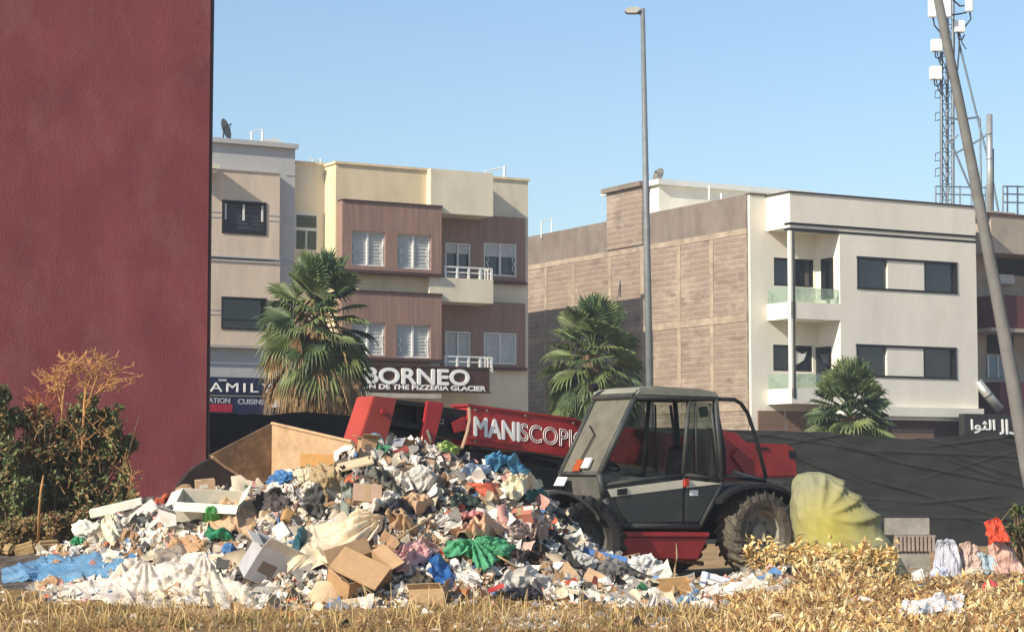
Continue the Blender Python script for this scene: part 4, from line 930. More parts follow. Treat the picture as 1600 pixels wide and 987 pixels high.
for j in range(NYg):
    for i in range(NXg):
        a = j*(NXg+1)+i; x = gx0+i*st_; y = gy0+j*st_
        (hf1 if H(x, y, False) > .10 else hf2).append((a, a+1, a+NXg+2, a+NXg+1))
m_heap = mat('heap_refuse', '5a5046', .95, .5, 9, .8, 40, dirt='2c2825', dirtamt=.8, dscale=5)  # dark base so gaps between pieces look black: their shade in the colour
m_soil = mat('straw_soil', '93764a', .95, .35, 3, .8, 30, dirt='5d4b2c', dirtamt=.8, dscale=4)
def sub(vs, fs, name, m):
    u_ = sorted({i for f in fs for i in f}); mp = {a: b for b, a in enumerate(u_)}
    mb = MB(); mb.v = [vs[i] for i in u_]; mb.f = [tuple(mp[i] for i in f) for f in fs]; return mb.build(name, m, smooth=True)
tag(sub(hv, hf1, 'rubbish_heap', m_heap), 'mound of mixed household rubbish under the loose pieces', kind='stuff')
tag(sub(hv, hf2, 'bare_earth', m_soil), kind='structure')

# ---------------------------------------------------------------- small loose scraps (nobody could count them)
rnd = random.Random(77)
m_sc = {
 'white_paper_scraps': mat('scrap_white', 'cfc8bd', .8, .16, 3, 0, dirt='a99f90', dirtamt=.5, dscale=5),
 'cream_plastic_scraps': mat('scrap_cream', 'bfb198', .6, .2, 3, 0, dirt='8d8068', dirtamt=.5, dscale=5),
 'cardboard_scraps': mat('scrap_kraft', '9f7f60', .9, .2, 3, 0, dirt='7f6348', dirtamt=.5, dscale=5),
 'grey_rag_scraps': mat('scrap_grey', '858079', .85, .2, 6, 0, dirt='55514c', dirtamt=.5, dscale=5),
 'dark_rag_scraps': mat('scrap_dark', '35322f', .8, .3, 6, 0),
 'pink_plastic_scraps': mat('scrap_pink', 'c08d80', .6, .2, 6, 0),
 'orange_plastic_scraps': mat('scrap_orange', 'bf5a38', .6, .2, 6, 0),
 'blue_plastic_scraps': mat('scrap_blue', '47719b', .5, .2, 6, 0),
 'green_plastic_scraps': mat('scrap_green', '3f7a55', .5, .2, 6, 0)}
wts = dict(zip(m_sc, (.33, .18, .13, .18, .12, .03, .008, .012, .006)))
LAB = {'white_paper_scraps': 'small torn white paper and film all over the heap', 'cream_plastic_scraps': 'small cream and beige plastic shreds all over the heap',
 'cardboard_scraps': 'small torn bits of brown cardboard all over the heap', 'grey_rag_scraps': 'small grey rags and film all over the heap', 'dark_rag_scraps': 'dark shreds filling the gaps of the heap',
 'pink_plastic_scraps': 'small pinkish shreds over the heap', 'orange_plastic_scraps': 'small orange-red shreds over the heap', 'blue_plastic_scraps': 'small blue plastic shreds over the heap', 'green_plastic_scraps': 'small green plastic shreds over the heap'}
def scrap(mb, c, s, n, rnd, k=4, asp=1.0):
    n = Vector(n).normalized(); t = n.cross(Vector((rnd.random()-.5, rnd.random()-.5, rnd.random()-.5))).normalized(); b_ = n.cross(t)
    am = s*rnd.uniform(.08, .3)*(asp**.5); tap = rnd.uniform(-.7, .7); p1 = rnd.random()*6; p2 = rnd.random()*6; f1 = rnd.uniform(2, 6); f2 = rnd.uniform(2, 6); base = len(mb.v)
    for i in range(k+1):
        for j in range(k+1):
            u_ = i/k-.5; v_ = j/k-.5
            uu = u_*(1-.2*rnd.random()); vv = v_*(1-.2*rnd.random())*(1+tap*u_*1.4)
            h = am*(abs(sin(u_*f1+p1))+abs(sin(v_*f2+u_*2+p2))-1+.35*rnd.random())
            q = c+t*uu*s+b_*vv*s*asp+n*h; mb.v.append((q.x, q.y, q.z))
    for i in range(k):
        for j in range(k):
            a = base+i*(k+1)+j; mb.f.append((a, a+k+1, a+k+2, a+1))
HERO = []
_bm = bmesh.new(); bmesh.ops.create_icosphere(_bm, subdivisions=2, radius=1)
ICO = ([v_.co.copy() for v_ in _bm.verts], [tuple(v_.index for v_ in f.verts) for f in _bm.faces]); _bm.free()
def lump(mb, c, s, rnd):
    o = Vector((rnd.random()*50, rnd.random()*50, 0)); sc_ = (rnd.uniform(.5, 1.4), rnd.uniform(.4, .9), rnd.uniform(.4, 1.1)); rt = Matrix.Rotation(rnd.random()*6, 3, Vector((rnd.random()-.5, rnd.random()-.5, rnd.random()-.5)).normalized()); b_ = len(mb.v)
    for p in ICO[0]:
        k = .75+.9*noise.noise(p*1.6+o)-.8*abs(noise.noise(p*2.2+o)); q = rt @ Vector((p.x*sc_[0], p.y*sc_[1], p.z*sc_[2]))*(k*s); mb.v.append((c.x+q.x, c.y+q.y, c.z+q.z))
    mb.f += [tuple(b_+i for i in f) for f in ICO[1]]
# ---------------------------------------------------------------- single pieces of rubbish
def M_(c, rough=.75, **k): return mat('rubbish_'+c, c, rough, k.pop('var', .1), 5, k.pop('bump', .15), 30, dirt=k.pop('dirt', None), dirtamt=k.pop('amt', .4), dscale=4, **k)
def inpoly(x, y, poly):
    c = False; j = len(poly)-1
    for i in range(len(poly)):
        xi, yi = poly[i]; xj, yj = poly[j]
        if (yi > y) != (yj > y) and x < (xj-xi)*(y-yi)/(yj-yi)+xi: c = not c
        j = i
    return c
def finish(mb, name, label, cat, c, m, smooth=False, thick=0, group=None):
    o = mb.build(name, m, None, smooth=smooth, off=c); tag(o, label, cat, group)
    if thick:
        md = o.modifiers.new('thickness', 'SOLIDIFY'); md.thickness = thick; md.offset = 0
    return o
def drape(poly, name, label, cat, m, lift=.05, wr=.05, fr=3.0, cell=4.0, folds=None, seed=0, smooth=False):
    """a limp sheet lying on the heap, its outline given by poly"""
    HERO.append((0, poly)); xs_ = [p[0] for p in poly]; ys_ = [p[1] for p in poly]; x0, x1, y0, y1 = min(xs_), max(xs_), min(ys_), max(ys_)
    cell = min(cell, 2.2)
    nx = max(3, int((x1-x0)/cell)); ny = max(3, int((y1-y0)/(cell*.8))); mb = MB(); idx = {}
    cx = sum(xs_)/len(xs_); cy = sum(ys_)/len(ys_)
    ang = [math.atan2(p[1]-cy, p[0]-cx) for p in poly]
    # polar grid inside the outline: smooth boundary
    per = []; n = len(poly)
    for i in range(n):
        a, b_ = poly[i], poly[(i+1) % n]; L = math.hypot(a[0]-b_[0], a[1]-b_[1]); k = max(1, int(L/cell))
        for q in range(k): per.append((a[0]+(b_[0]-a[0])*q/k, a[1]+(b_[1]-a[1])*q/k))
    rings = max(3, int(min(x1-x0, y1-y0)/2/cell*1.3)); N = len(per); pts = []
    rn = random.Random(seed); A0 = (x1-x0)*(y1-y0); CRE = []
    for _ in range(int(min(60, 8+A0/90))):
        g0 = rn.uniform(0, pi); CRE.append((rn.uniform(x0, x1), rn.uniform(y0, y1), cos(g0), sin(g0), rn.uniform(8, 34), rn.uniform(2.5, 8), wr*rn.choice((.35, .6, .85, -.35))))
    per = [(p[0]+rn.uniform(-1, 1)*cell*.3, p[1]+rn.uniform(-1, 1)*cell*.3) for p in per]
    def P(px, py, edge):
        p = hit(px, py); s = p.y/FPX
        w = wr*.3*noise.noise(Vector((px/14, py/14, seed+5)))
        for kx, ky, kc, ks, kl, kw, ka in CRE:
            dx, dy = px-kx, (py-ky)*1.3; l_ = (dx*kc+dy*ks)/kl
            if -1 < l_ < 1:
                t_ = 1-abs(-dx*ks+dy*kc)/kw
                if t_ > 0: w += ka*t_*(1-l_*l_)
        if folds:
            fx, fy, nf, am = folds; g_ = math.atan2(py-fy, px-fx); r_ = math.hypot(px-fx, py-fy)
            w += am*abs(sin(g_*nf+1.3*sin(g_*2.3+seed)))*min(1, r_/25)
        k = lift*(1-edge*.75)*.8+w
        return p+Vector((0, -1, .55)).normalized()*k
    mb.v.append(tuple(P(cx, cy, 0)))
    for r_ in range(1, rings+1):
        t = r_/rings
        for p in per: mb.v.append(tuple(P(cx+(p[0]-cx)*t, cy+(p[1]-cy)*t, t**4)))
    for k in range(N): mb.f.append((0, 1+k, 1+(k+1) % N))
    for r_ in range(rings-1):
        for k in range(N):
            a = 1+r_*N+k; b_ = 1+r_*N+(k+1) % N; mb.f.append((a, a+N, b_+N, b_))
    c = Vector(mb.v[0]); base = Vector((c.x, c.y, min(v_[2] for v_ in mb.v)))
    return finish(mb, name, label, cat, base, m, smooth, .004)
def orient(tilt, yaw, roll):
    # columns: right, up-in-plane, normal (towards the camera when tilt=yaw=0; tilt leans it back)
    n = Vector((sin(yaw)*cos(tilt), -cos(yaw)*cos(tilt), sin(tilt))); r_ = Vector((cos(yaw), sin(yaw), 0)); u_ = n.cross(r_)
    u_ = n.cross(r_)
    c, s = cos(roll), sin(roll)
    return (r_*c+u_*s), (u_*c-r_*s), n
def sheet(px, py, w, h, name, label, cat, m, tilt=35, yaw=0, roll=0, bend=.1, cr=.06, lift=.06, n=10, seed=None, thick=.006, smooth=False, rag=0):
    HERO.append((1, (px, py, w*.46, h*.46))); seed = seed if seed is not None else int(px*7+py); rn = random.Random(seed)
    c = hit(px, py, lift); s = c.y/FPX; W = w*s; Hh = h*s/max(.35, cos(R(tilt))); r_, u_, nn = orient(R(tilt), R(yaw), R(roll))
    cre = [(rn.uniform(0, pi), rn.uniform(-.4, .4), rn.uniform(-1, 1)) for _ in range(5)]; mb = MB()
    for i in range(n+1):
        for j in range(n+1):
            a = i/n-.5; b_ = j/n-.5
            d = bend*W*(a*a*2-.2)
            for g_, o_, k_ in cre: d += cr*min(W, Hh)*k_*abs(a*cos(g_)+b_*sin(g_)-o_)
            e = 1+.06*noise.noise(Vector((a*5, b_*5, seed)))
            if rag:
                d += min(W, Hh)*(.30*noise.noise(Vector((a*3.2, b_*3.5, seed)))+.16*(.4-abs(noise.noise(Vector((a*7, b_*5, seed+2)))))+.05*noise.noise(Vector((a*16, b_*14, seed))))
                e += .35*noise.noise(Vector((a*2.5, b_*3.5, seed+7))); e *= 1-rag*max(0, b_+.1)
            mb.v.append(tuple(c+r_*a*W*e+u_*b_*Hh*e+nn*d))
    for i in range(n):
        for j in range(n): a = i*(n+1)+j; mb.f.append((a, a+n+1, a+n+2, a+1))
    base = Vector((c.x, c.y, min(v_[2] for v_ in mb.v)))
    return finish(mb, name, label, cat, base, m, smooth, thick)
def bag(px, py, w, h, name, label, cat, m, roll=0, amp=.28, seed=None, depth=.7, lift=.03, sub_=5):
    HERO.append((1, (px, py, w*.46, h*.46))); seed = seed if seed is not None else int(px*5+py*3); c = hit(px, py, lift); s = c.y/FPX
    bm = bmesh.new(); bmesh.ops.create_icosphere(bm, subdivisions=sub_, radius=1); mb = MB(); rr_ = Matrix.Rotation(-R(roll), 3, 'Y'); rb_ = random.Random(seed)
    CR_ = [(Vector((rb_.gauss(0, 1), rb_.gauss(0, 1), rb_.gauss(0, .6))).normalized(), rb_.uniform(-.7, .7), rb_.uniform(.06, .22), rb_.choice((.35, .5, -.4))) for _ in range(22)]
    for v_ in bm.verts:
        p = v_.co; o = Vector((seed*.37, 0, 0))
        k = 1-amp*.8*abs(noise.noise(p*1.3+o))-amp*abs(noise.noise(p*2.3+o*2))*.7+amp*.2
        for cn, co_, cw_, ca_ in CR_:
            t_ = 1-abs(p.dot(cn)-co_)/cw_
            if t_ > 0: k += ca_*amp*t_*(.5+noise.noise(p*1.5+cn*3))
        q = Vector((p.x*w/2*s*k, p.y*w/2*s*k*depth, p.z*h/2*s*k)); mb.v.append(tuple(c+rr_ @ q))
    mb.f = [tuple(v_.index for v_ in f.verts) for f in bm.faces]; bm.free()
    base = Vector((c.x, c.y, min(v_[2] for v_ in mb.v)))
    return finish(mb, name, label, cat, base, m, False)
def carton(px, py, w, d, h, name, label, m, rot=(0, 0, 0), open_=True, m2=None, lift=.05, flaps=(1, 1, 1, 1), cat='carton'):
    """cardboard box: w,d,h in px of this distance; rot = degrees (pitch, roll, yaw)"""
    HERO.append((1, (px, py, w*.6, h*.75))); c = hit(px, py, lift); s = c.y/FPX; W, D_, H_ = w*s, d*s, h*s; t = .008
    rt = bpy.data.objects.new(name, None); COL.objects.link(rt); rt.location = c-Vector((0, 0, H_*.4)); rt.rotation_euler = tuple(R(a) for a in rot); rt.rotation_mode = 'XYZ'
    tag(rt, label, cat); OFF[rt.name] = Vector((0, 0, 0)); rn = random.Random(int(px+py))
    b_ = MB().box(-W/2, W/2, -D_/2, -D_/2+t, 0, H_).box(-W/2, W/2, D_/2-t, D_/2, 0, H_).box(-W/2, -W/2+t, -D_/2+t, D_/2-t, 0, H_).box(W/2-t, W/2, -D_/2+t, D_/2-t, 0, H_).box(-W/2+t, W/2-t, -D_/2+t, D_/2-t, 0, t)
    if not open_: b_.box(-W/2+t, W/2-t, -D_/2+t, D_/2-t, H_-t, H_)
    bo = b_.build('box', m, rt)
    if W > .12 and rn.random() < .8:
        MB().box(-W*.3, W*.12, -D_/2-.002, -D_/2-.0005, H_*.3, H_*.62).build('printed_label', M_('6f6258', .8) if rn.random() < .5 else M_('c9c2b2', .7), rt)
    if not open_:
        MB().box(-.03, .03, -D_/2+.001, D_/2-.001, H_+.0005, H_+.002).build('tape', M_('a08764'), rt)
    else:
        L = min(W, D_)*.42
        for i, (ax, sg_) in enumerate((('x', -1), ('x', 1), ('y', -1), ('y', 1))):
            if not flaps[i]: continue
            a = R(rn.uniform(15, 120)); f_ = MB()
            dx, dz = L*sin(a), L*cos(a)
            if ax == 'x': f_.add([(sg_*W/2, -D_/2, H_), (sg_*W/2, D_/2, H_), (sg_*(W/2+dx), D_/2, H_+dz), (sg_*(W/2+dx), -D_/2, H_+dz)], [(0, 1, 2, 3)])
            else: f_.add([(-W/2, sg_*D_/2, H_), (W/2, sg_*D_/2, H_), (W/2, sg_*(D_/2+dx), H_+dz), (-W/2, sg_*(D_/2+dx), H_+dz)], [(0, 1, 2, 3)])
            fo = f_.build('flap', m2 or m, rt); md = fo.modifiers.new('thickness', 'SOLIDIFY'); md.thickness = .007
    return rt
def slab(px, py, w, h, name, label, cat, m, rot=(0, 0, 0), th=12, lift=.06, bevel=.01):
    HERO.append((1, (px, py, w*.5, h*.55))); c = hit(px, py, lift); s = c.y/FPX; W, H_, D_ = w*s, h*s, th*s; mb = MB().box(-W/2, W/2, -D_/2, D_/2, -H_/2, H_/2)
    o = mb.build(name, m, None, bevel=bevel); o.location = c; o.rotation_euler = tuple(R(a) for a in rot); tag(o, label, cat); return o
W_ = M_('d0c9bc', .7, dirt='a89c8a'); CR = M_('cbbd9f', .7, dirt='a08f73'); KR = M_('ad8c68', .9, dirt='8a6b4d'); KR2 = M_('b99a78', .9, dirt='96775a'); GY = M_('9b9a9b', .7, dirt='716d69')
PK = M_('a98c74', .85, dirt='8f6a58'); BLU = M_('3f6f9e', .5); BLU2 = M_('5b86a6', .55, dirt='6f7f86', amt=.6); DK = M_('2f2e33', .7); DK2 = M_('4a4a46', .8); TEAL = M_('1f4f55', .6); GRN = M_('5cab7c', .55, transl=.25)
DGR = M_('24574a', .6); LIME = M_('aac166', .5, transl=.3); ORG = M_('d0674a', .55, transl=.2); RED = M_('a8352f', .6); PNK = M_('d9b0ae', .5, transl=.2); GWH = M_('c4bfb6', .45, transl=.2)
# large draped sheets first
drape([(2, 890), (40, 880), (85, 866), (120, 872), (150, 864), (195, 868), (190, 885), (165, 905), (120, 905), (95, 915), (50, 908), (5, 912)], 'blue_tarpaulin', 'crumpled blue tarpaulin lying at the far left foot of the heap', 'tarpaulin', BLU2, wr=.05, fr=4, seed=1, lift=.09)
drape([(100, 918), (170, 905), (190, 885), (205, 870), (235, 880), (262, 905), (290, 950), (230, 955), (205, 950), (190, 960), (160, 940), (110, 935)], 'plastic_sheet', 'dirty white torn plastic sheet right of the blue tarpaulin', 'plastic sheet', M_('d3c8b8', .55, dirt='a58f78', amt=.7), wr=.07, fr=4, seed=2, folds=(230, 870, 7, .05))
drape([(243, 885), (275, 868), (320, 862), (335, 880), (350, 905), (400, 920), (395, 945), (350, 955), (300, 945), (262, 925)], 'cloth_sheet', 'white crumpled cloth spread below the grey and white carton', 'cloth', M_('cbc0b0', .6, dirt='a39a92', amt=.6), wr=.07, fr=4, seed=3, folds=(320, 862, 7, .05))
drape([(470, 835), (500, 822), (540, 818), (560, 800), (600, 812), (598, 830), (580, 850), (550, 868), (520, 885), (478, 895), (450, 900), (452, 870)], 'plastic_sheet', 'big folded beige plastic sheet in the middle of the heap, above the open tan box', 'plastic sheet', M_('cdbc9f', .5, dirt='a38f72', amt=.5), wr=.05, fr=4, seed=4, folds=(608, 808, 15, .09), lift=.14, cell=3)
drape([(692, 868), (700, 853), (738, 846), (760, 842), (790, 850), (808, 862), (800, 875), (782, 880), (765, 895), (748, 897), (738, 880), (722, 872), (705, 878)], 'green_sheet', 'bright green plastic sheet gathered into folds in the lower middle of the heap', 'plastic sheet', GRN, wr=.04, fr=4, seed=5, folds=(738, 848, 9, .09), lift=.13, cell=3)
drape([(612, 885), (622, 862), (640, 850), (668, 848), (688, 862), (672, 880), (650, 885), (640, 895), (618, 900)], 'plastic_bag', 'pink and white thin plastic bag left of the green sheet', 'plastic bag', PNK, wr=.1, fr=5, seed=6, folds=(650, 850, 8, .06), lift=.1, cell=3)
drape([(716, 742), (735, 728), (768, 727), (772, 742), (745, 748), (730, 745)], 'grey_blue_film', 'pale grey-blue film near the top right of the heap', 'plastic film', M_('8796a6', .5), wr=.05, fr=4, seed=7, lift=.12)
drape([(758, 716), (778, 711), (800, 716), (812, 725), (832, 748), (822, 752), (800, 742), (790, 730), (775, 740), (760, 732)], 'blue_sheet', 'bright blue plastic sheet on the right shoulder of the heap, below the boom', 'plastic sheet', M_('4f89ab', .5, transl=.2), wr=.07, fr=5, seed=8, lift=.14)
drape([(728, 757), (760, 755), (782, 757), (775, 775), (762, 783), (742, 768)], 'orange_sheet', 'salmon orange sheet below the blue sheet on the heap', 'plastic sheet', ORG, wr=.03, fr=3, seed=9, lift=.12)
drape([(778, 912), (800, 892), (815, 888), (835, 890), (862, 905), (860, 925), (838, 918), (800, 925), (775, 930)], 'white_bag', 'white plastic bag with a red mark, at the heap foot right of centre', 'plastic bag', GWH, wr=.07, fr=4, seed=10, lift=.12, cell=3)
drape([(330, 800), (345, 785), (395, 778), (402, 800), (398, 845), (372, 832), (340, 836), (318, 822)], 'brown_cardboard', 'big bent brown cardboard sheet above the grey and white carton', 'cardboard sheet', KR2, wr=.05, fr=2, seed=12, lift=.12, smooth=False)
drape([(268, 845), (300, 838), (325, 842), (322, 862), (290, 868), (262, 862)], 'brown_cardboard', 'torn brown cardboard left of the small green bag', 'cardboard sheet', KR, wr=.06, fr=4, seed=13, lift=.1, smooth=False)
drape([(243, 862), (292, 853), (295, 868), (262, 885), (243, 885)], 'grey_sheet', 'flat grey-brown sheet between the white cloths on the left', 'sheet', M_('85796c', .8), wr=.03, fr=3, seed=14, lift=.1)
# top of the heap
carton(573, 699, 26, 24, 26, 'carton', 'small brown carton at the very top of the heap, under the red carriage', KR, (5, 4, 20), True, flaps=(1, 0, 1, 1))
bag(594, 695, 12, 22, 'paper_bag', 'slim pale bag standing beside the topmost carton', 'bag', W_)
bag(586, 680, 16, 8, 'can', 'light blue plastic scrap on the peak of the heap', 'plastic scrap', BLU2)
sheet(622, 692, 30, 16, 'grey_sheet', 'grey flattened sheet on the peak, below the dark inner boom', 'sheet', GY, 45, 10, 8)
sheet(640, 690, 16, 16, 'white_paper', 'bright white torn paper with a raised corner on the peak', 'paper', W_, 10, -10, 35, cr=.2)
drape([(682, 700), (693, 696), (706, 700), (722, 706), (712, 713), (690, 710)], 'lime_bag', 'lime green thin bag near the top of the heap, under the boom head', 'plastic bag', LIME, wr=.06, fr=5, seed=20, lift=.1, cell=2.5)
sheet(626, 705, 26, 10, 'striped_cloth', 'dark red cloth near the peak of the heap', 'cloth', M_('7f2f2d', .8), 30, 0, 28, cr=.2)
slab(672, 728, 15, 24, 'pink_card', 'small pinkish upright card right of the grey bag, near the top', 'card', PK, (-25, 8, 10), 2)
slab(553, 725, 62, 20, 'board', 'long flat pale beige board near the top left of the heap', 'board', M_('c0ab8b', .85, dirt='a08a6c'), (-48, -14, 6), 4)
slab(500, 720, 62, 22, 'orange_board', 'plain orange-tan board in front of the bucket', 'board', M_('c08f55', .85, dirt='a87b4a'), (-12, 1, 4), 4, lift=.02)
bag(443, 750, 46, 24, 'blue_bag', 'blue crumpled bag just in front of the bucket', 'plastic bag', BLU, amp=.4)
bag(436, 760, 20, 14, 'white_tub', 'white crumpled tub below the blue bag at the bucket', 'plastic tub', W_)
bag(478, 745, 26, 30, 'cream_bag', 'cream white bag right of the blue bag at the bucket', 'bag', CR, amp=.4)
carton(573, 772, 44, 34, 14, 'shoe_box', 'pinkish brown flat shoebox tilted forward in the upper middle of the heap', PK, (52, 4, 8), False)
bag(660, 752, 44, 50, 'grey_bag', 'bulging translucent grey-white bag in the upper middle of the heap', 'plastic bag', GWH, amp=.35, lift=.08)
drape([(600, 728), (618, 734), (640, 752), (632, 768), (614, 750), (598, 742)], 'white_sheet', 'bright white crumpled sheet left of the bulging grey-white bag', 'paper', W_, wr=.09, fr=5, seed=21, lift=.14, cell=3)
drape([(575, 730), (600, 738), (622, 765), (640, 780), (622, 778), (590, 755), (570, 745)], 'grey_cloth', 'folded dark grey-green cloth above the shoebox', 'cloth', M_('64635a', .85), wr=.1, fr=5, seed=22, lift=.1, cell=3)
drape([(470, 790), (485, 762), (500, 755), (512, 775), (500, 790), (525, 805), (500, 812), (478, 808)], 'dark_jacket', 'dark grey jacket spread on the upper left flank of the heap', 'jacket', DK2, wr=.1, fr=5, seed=23, lift=.1, cell=3)
drape([(532, 750), (548, 748), (552, 775), (545, 808), (532, 802), (534, 775)], 'grey_green_cloth', 'upright strip of grey-green cloth left of the shoebox', 'cloth', M_('80857a', .7), wr=.08, fr=5, seed=24, lift=.1, cell=3)
drape([(478, 735), (505, 728), (528, 735), (540, 755), (520, 770), (512, 790), (502, 765), (485, 755)], 'tan_cloth', 'tan and olive cloth hanging over the dark jacket', 'cloth', M_('a08c68', .8, dirt='77684c'), wr=.1, fr=5, seed=25, lift=.13, cell=3)
drape([(625, 780), (642, 772), (665, 778), (684, 790), (660, 804), (650, 806), (642, 790)], 'tan_cardboard', 'folded light tan cardboard right of the dark blue cloth', 'cardboard sheet', KR2, wr=.05, fr=3, seed=26, lift=.16, smooth=False)
drape([(565, 800), (600, 782), (625, 775), (632, 788), (608, 792), (580, 806)], 'white_rag', 'long white rag below the shoebox', 'rag', W_, wr=.08, fr=5, seed=27, lift=.16, cell=3)
drape([(606, 792), (625, 787), (645, 795), (652, 812), (632, 822), (612, 815)], 'dark_blue_cloth', 'dark blue-grey cloth in the middle of the heap', 'cloth', M_('3a3d47', .75), wr=.1, fr=5, seed=28, lift=.08, cell=3)
drape([(704, 785), (715, 775), (735, 774), (752, 784), (748, 792), (722, 796), (706, 795)], 'dark_green_cloth', 'dark green cloth left of the salmon sheet', 'cloth', M_('34423a', .75), wr=.08, fr=5, seed=29, lift=.1, cell=3)
drape([(780, 762), (798, 752), (822, 748), (845, 752), (850, 765), (830, 778), (805, 785), (790, 778)], 'cream_rag', 'cream rag on the right shoulder of the heap beside the loader fender', 'rag', M_('d0c8ac', .7, dirt='a39a7c'), wr=.12, fr=6, seed=30, lift=.12, cell=3)
drape([(815, 778), (828, 768), (850, 768), (858, 776), (842, 784), (822, 786)], 'teal_film', 'dark green film next to the loader front fender', 'plastic film', DGR, wr=.07, fr=5, seed=31, lift=.12, cell=3)
drape([(602, 808), (625, 802), (645, 815), (655, 832), (635, 838), (615, 828)], 'tan_paper', 'tan wrapping paper above the pink and white bag', 'paper', KR2, wr=.09, fr=4, seed=32, lift=.12, cell=3, smooth=False)
sheet(662, 798, 38, 10, 'dark_flap', 'dark flap under the folded tan cardboard', 'flap', DK, 30, 0, 18)
carton(815, 806, 42, 26, 18, 'printed_carton', 'flat orange-brown printed carton with a pale label, on the right of the heap', M_('b0705a', .8), (30, -8, -12), False)
slab(826, 800, 17, 22, 'pale_label_board', 'pale turquoise printed card lying on the orange-brown carton', 'card', M_('b9c4b4', .6), (-28, -6, -10), 2, lift=.28)
bag(704, 808, 22, 18, 'orange_bag', 'small bright orange bag in the middle right of the heap', 'plastic bag', ORG, amp=.4)
drape([(718, 805), (740, 798), (765, 806), (758, 815), (735, 812), (722, 818)], 'red_white_bag', 'red and white torn bag above the green sheet', 'plastic bag', M_('c77f7a', .6, var=.4), wr=.08, fr=6, seed=33, lift=.12, cell=3)
drape([(700, 835), (735, 818), (780, 815), (800, 830), (770, 842), (735, 845)], 'peach_cloth', 'peach coloured cloth just above the green sheet', 'cloth', M_('c9a587', .75, dirt='a67f63'), wr=.1, fr=6, seed=34, lift=.12, cell=3)
drape([(785, 830), (812, 820), (850, 825), (858, 842), (830, 850), (800, 845)], 'grey_pink_rags', 'greyish pink rags below the orange-brown carton', 'rags', M_('a39086', .8, dirt='75655d'), wr=.14, fr=7, seed=35, lift=.12, cell=3)
sheet(840, 838, 20, 18, 'white_paper', 'bright white folded paper right of the green sheet, below the printed carton', 'paper', W_, 20, 10, 40, cr=.2)
drape([(772, 850), (800, 862), (830, 862), (858, 858), (862, 878), (835, 888), (805, 880)], 'dark_brown_cloth', 'dark brown cloth right of the green sheet', 'cloth', M_('453831', .85), wr=.1, fr=5, seed=36, lift=.06, cell=3)
# left end
slab(182, 793, 84, 14, 'foam_slab', 'long white foam slab tilted up at the left end of the heap', 'foam slab', M_('dcd6c6', .8, dirt='b9ae97'), (8, -13, 0), 12, lift=.1)
bag(140, 833, 52, 36, 'grey_white_sack', 'greyish white sack at the left end of the heap, below the foam slab', 'sack', M_('c9c3b6', .7, dirt='8f867a'), roll=-25, amp=.35)
drape([(158, 822), (170, 808), (186, 808), (192, 822), (194, 845), (180, 858), (168, 850), (162, 836)], 'cream_cloth', 'cream cloth hanging in the left part of the heap', 'cloth', M_('d4ccb0', .8), wr=.07, fr=4, seed=40, lift=.2, cell=3)
slab(222, 802, 52, 20, 'white_board', 'white slanting panel between the foam slab and the small white carton', 'panel', W_, (-20, -38, 10), 4, lift=.1)
slab(246, 812, 34, 9, 'white_strip', 'short white strip right of the slanting white panel', 'strip', W_, (-20, -42, 10), 3, lift=.1)
carton(272, 808, 36, 30, 32, 'white_carton', 'small open white carton with a grey side, left part of the heap', M_('cfcdc9', .7), (22, 14, -28), True, m2=GY, flaps=(0, 1, 1, 0))
bag(122, 850, 26, 20, 'green_bottle', 'green crushed bottle at the left foot of the heap', 'bottle', M_('3a8f5e', .4, transl=.2), amp=.5)
for i, (a, b_) in enumerate(((250, 783), (262, 778), (243, 790), (270, 786))):
    slab(a, b_, 16, 11, 'broken_brick', 'orange broken brick piece at the foot of the red wall', 'brick', M_('b0583c', .9), (20+i*30, i*25, i*40), 9, lift=.06)['group'] = 'orange brick pieces by the red wall'
carton(330, 792, 98, 46, 34, 'long_white_carton', 'long pale carton lying open with a lime lining on the left of the heap', M_('c9c4b3', .75, dirt='a9a18c'), (28, 3, -4), True, m2=M_('cfd2bd', .7), flaps=(1, 1, 1, 0))
carton(321, 759, 30, 22, 17, 'small_carton', 'small brown taped carton on top of the long pale carton', KR2, (6, -5, 12), False, lift=.02)
drape([(318, 812), (330, 802), (345, 805), (348, 815), (335, 820), (322, 820)], 'green_bag', 'bright green bag spilling from the long pale carton', 'plastic bag', M_('4f9a4c', .5, transl=.2), wr=.05, fr=5, seed=41, lift=.28, cell=2.5)
drape([(320, 838), (338, 832), (362, 836), (366, 846), (345, 848), (328, 846)], 'green_bag', 'deep green bag left of the grey and white carton', 'plastic bag', M_('2f8a62', .45, transl=.15), wr=.06, fr=5, seed=42, lift=.2, cell=2.5)
bag(357, 858, 22, 20, 'blue_bag', 'blue bag stuffed beside the grey and white carton', 'plastic bag', BLU, lift=.15)
slab(350, 880, 24, 20, 'dark_tray', 'dark grey tray under the blue bag, left of the grey and white carton', 'tray', DK2, (-20, 4, 6), 6, lift=.1)
carton(403, 880, 62, 46, 60, 'large_carton', 'large open grey and white carton tipped on its side at the lower left', M_('a9a7a8', .7, dirt='8a8685'), (24, 24, 30), True, m2=W_, lift=.2, flaps=(1, 1, 1, 1))
slab(439, 830, 22, 30, 'white_packet', 'white rectangular packet right of the large grey and white carton', 'packet', W_, (-35, -38, 0), 5, lift=.14)
slab(451, 808, 20, 18, 'tan_block', 'tan cube-like block above the white packet', 'block', M_('b88f5e', .85), (-20, 25, 25), 14, lift=.08)
drape([(395, 790), (410, 775), (440, 772), (455, 785), (440, 800), (412, 805)], 'grey_dark_rags', 'dark grey rags right of the bent brown cardboard', 'rags', M_('514a46', .85), wr=.12, fr=6, seed=43, lift=.08, cell=3)
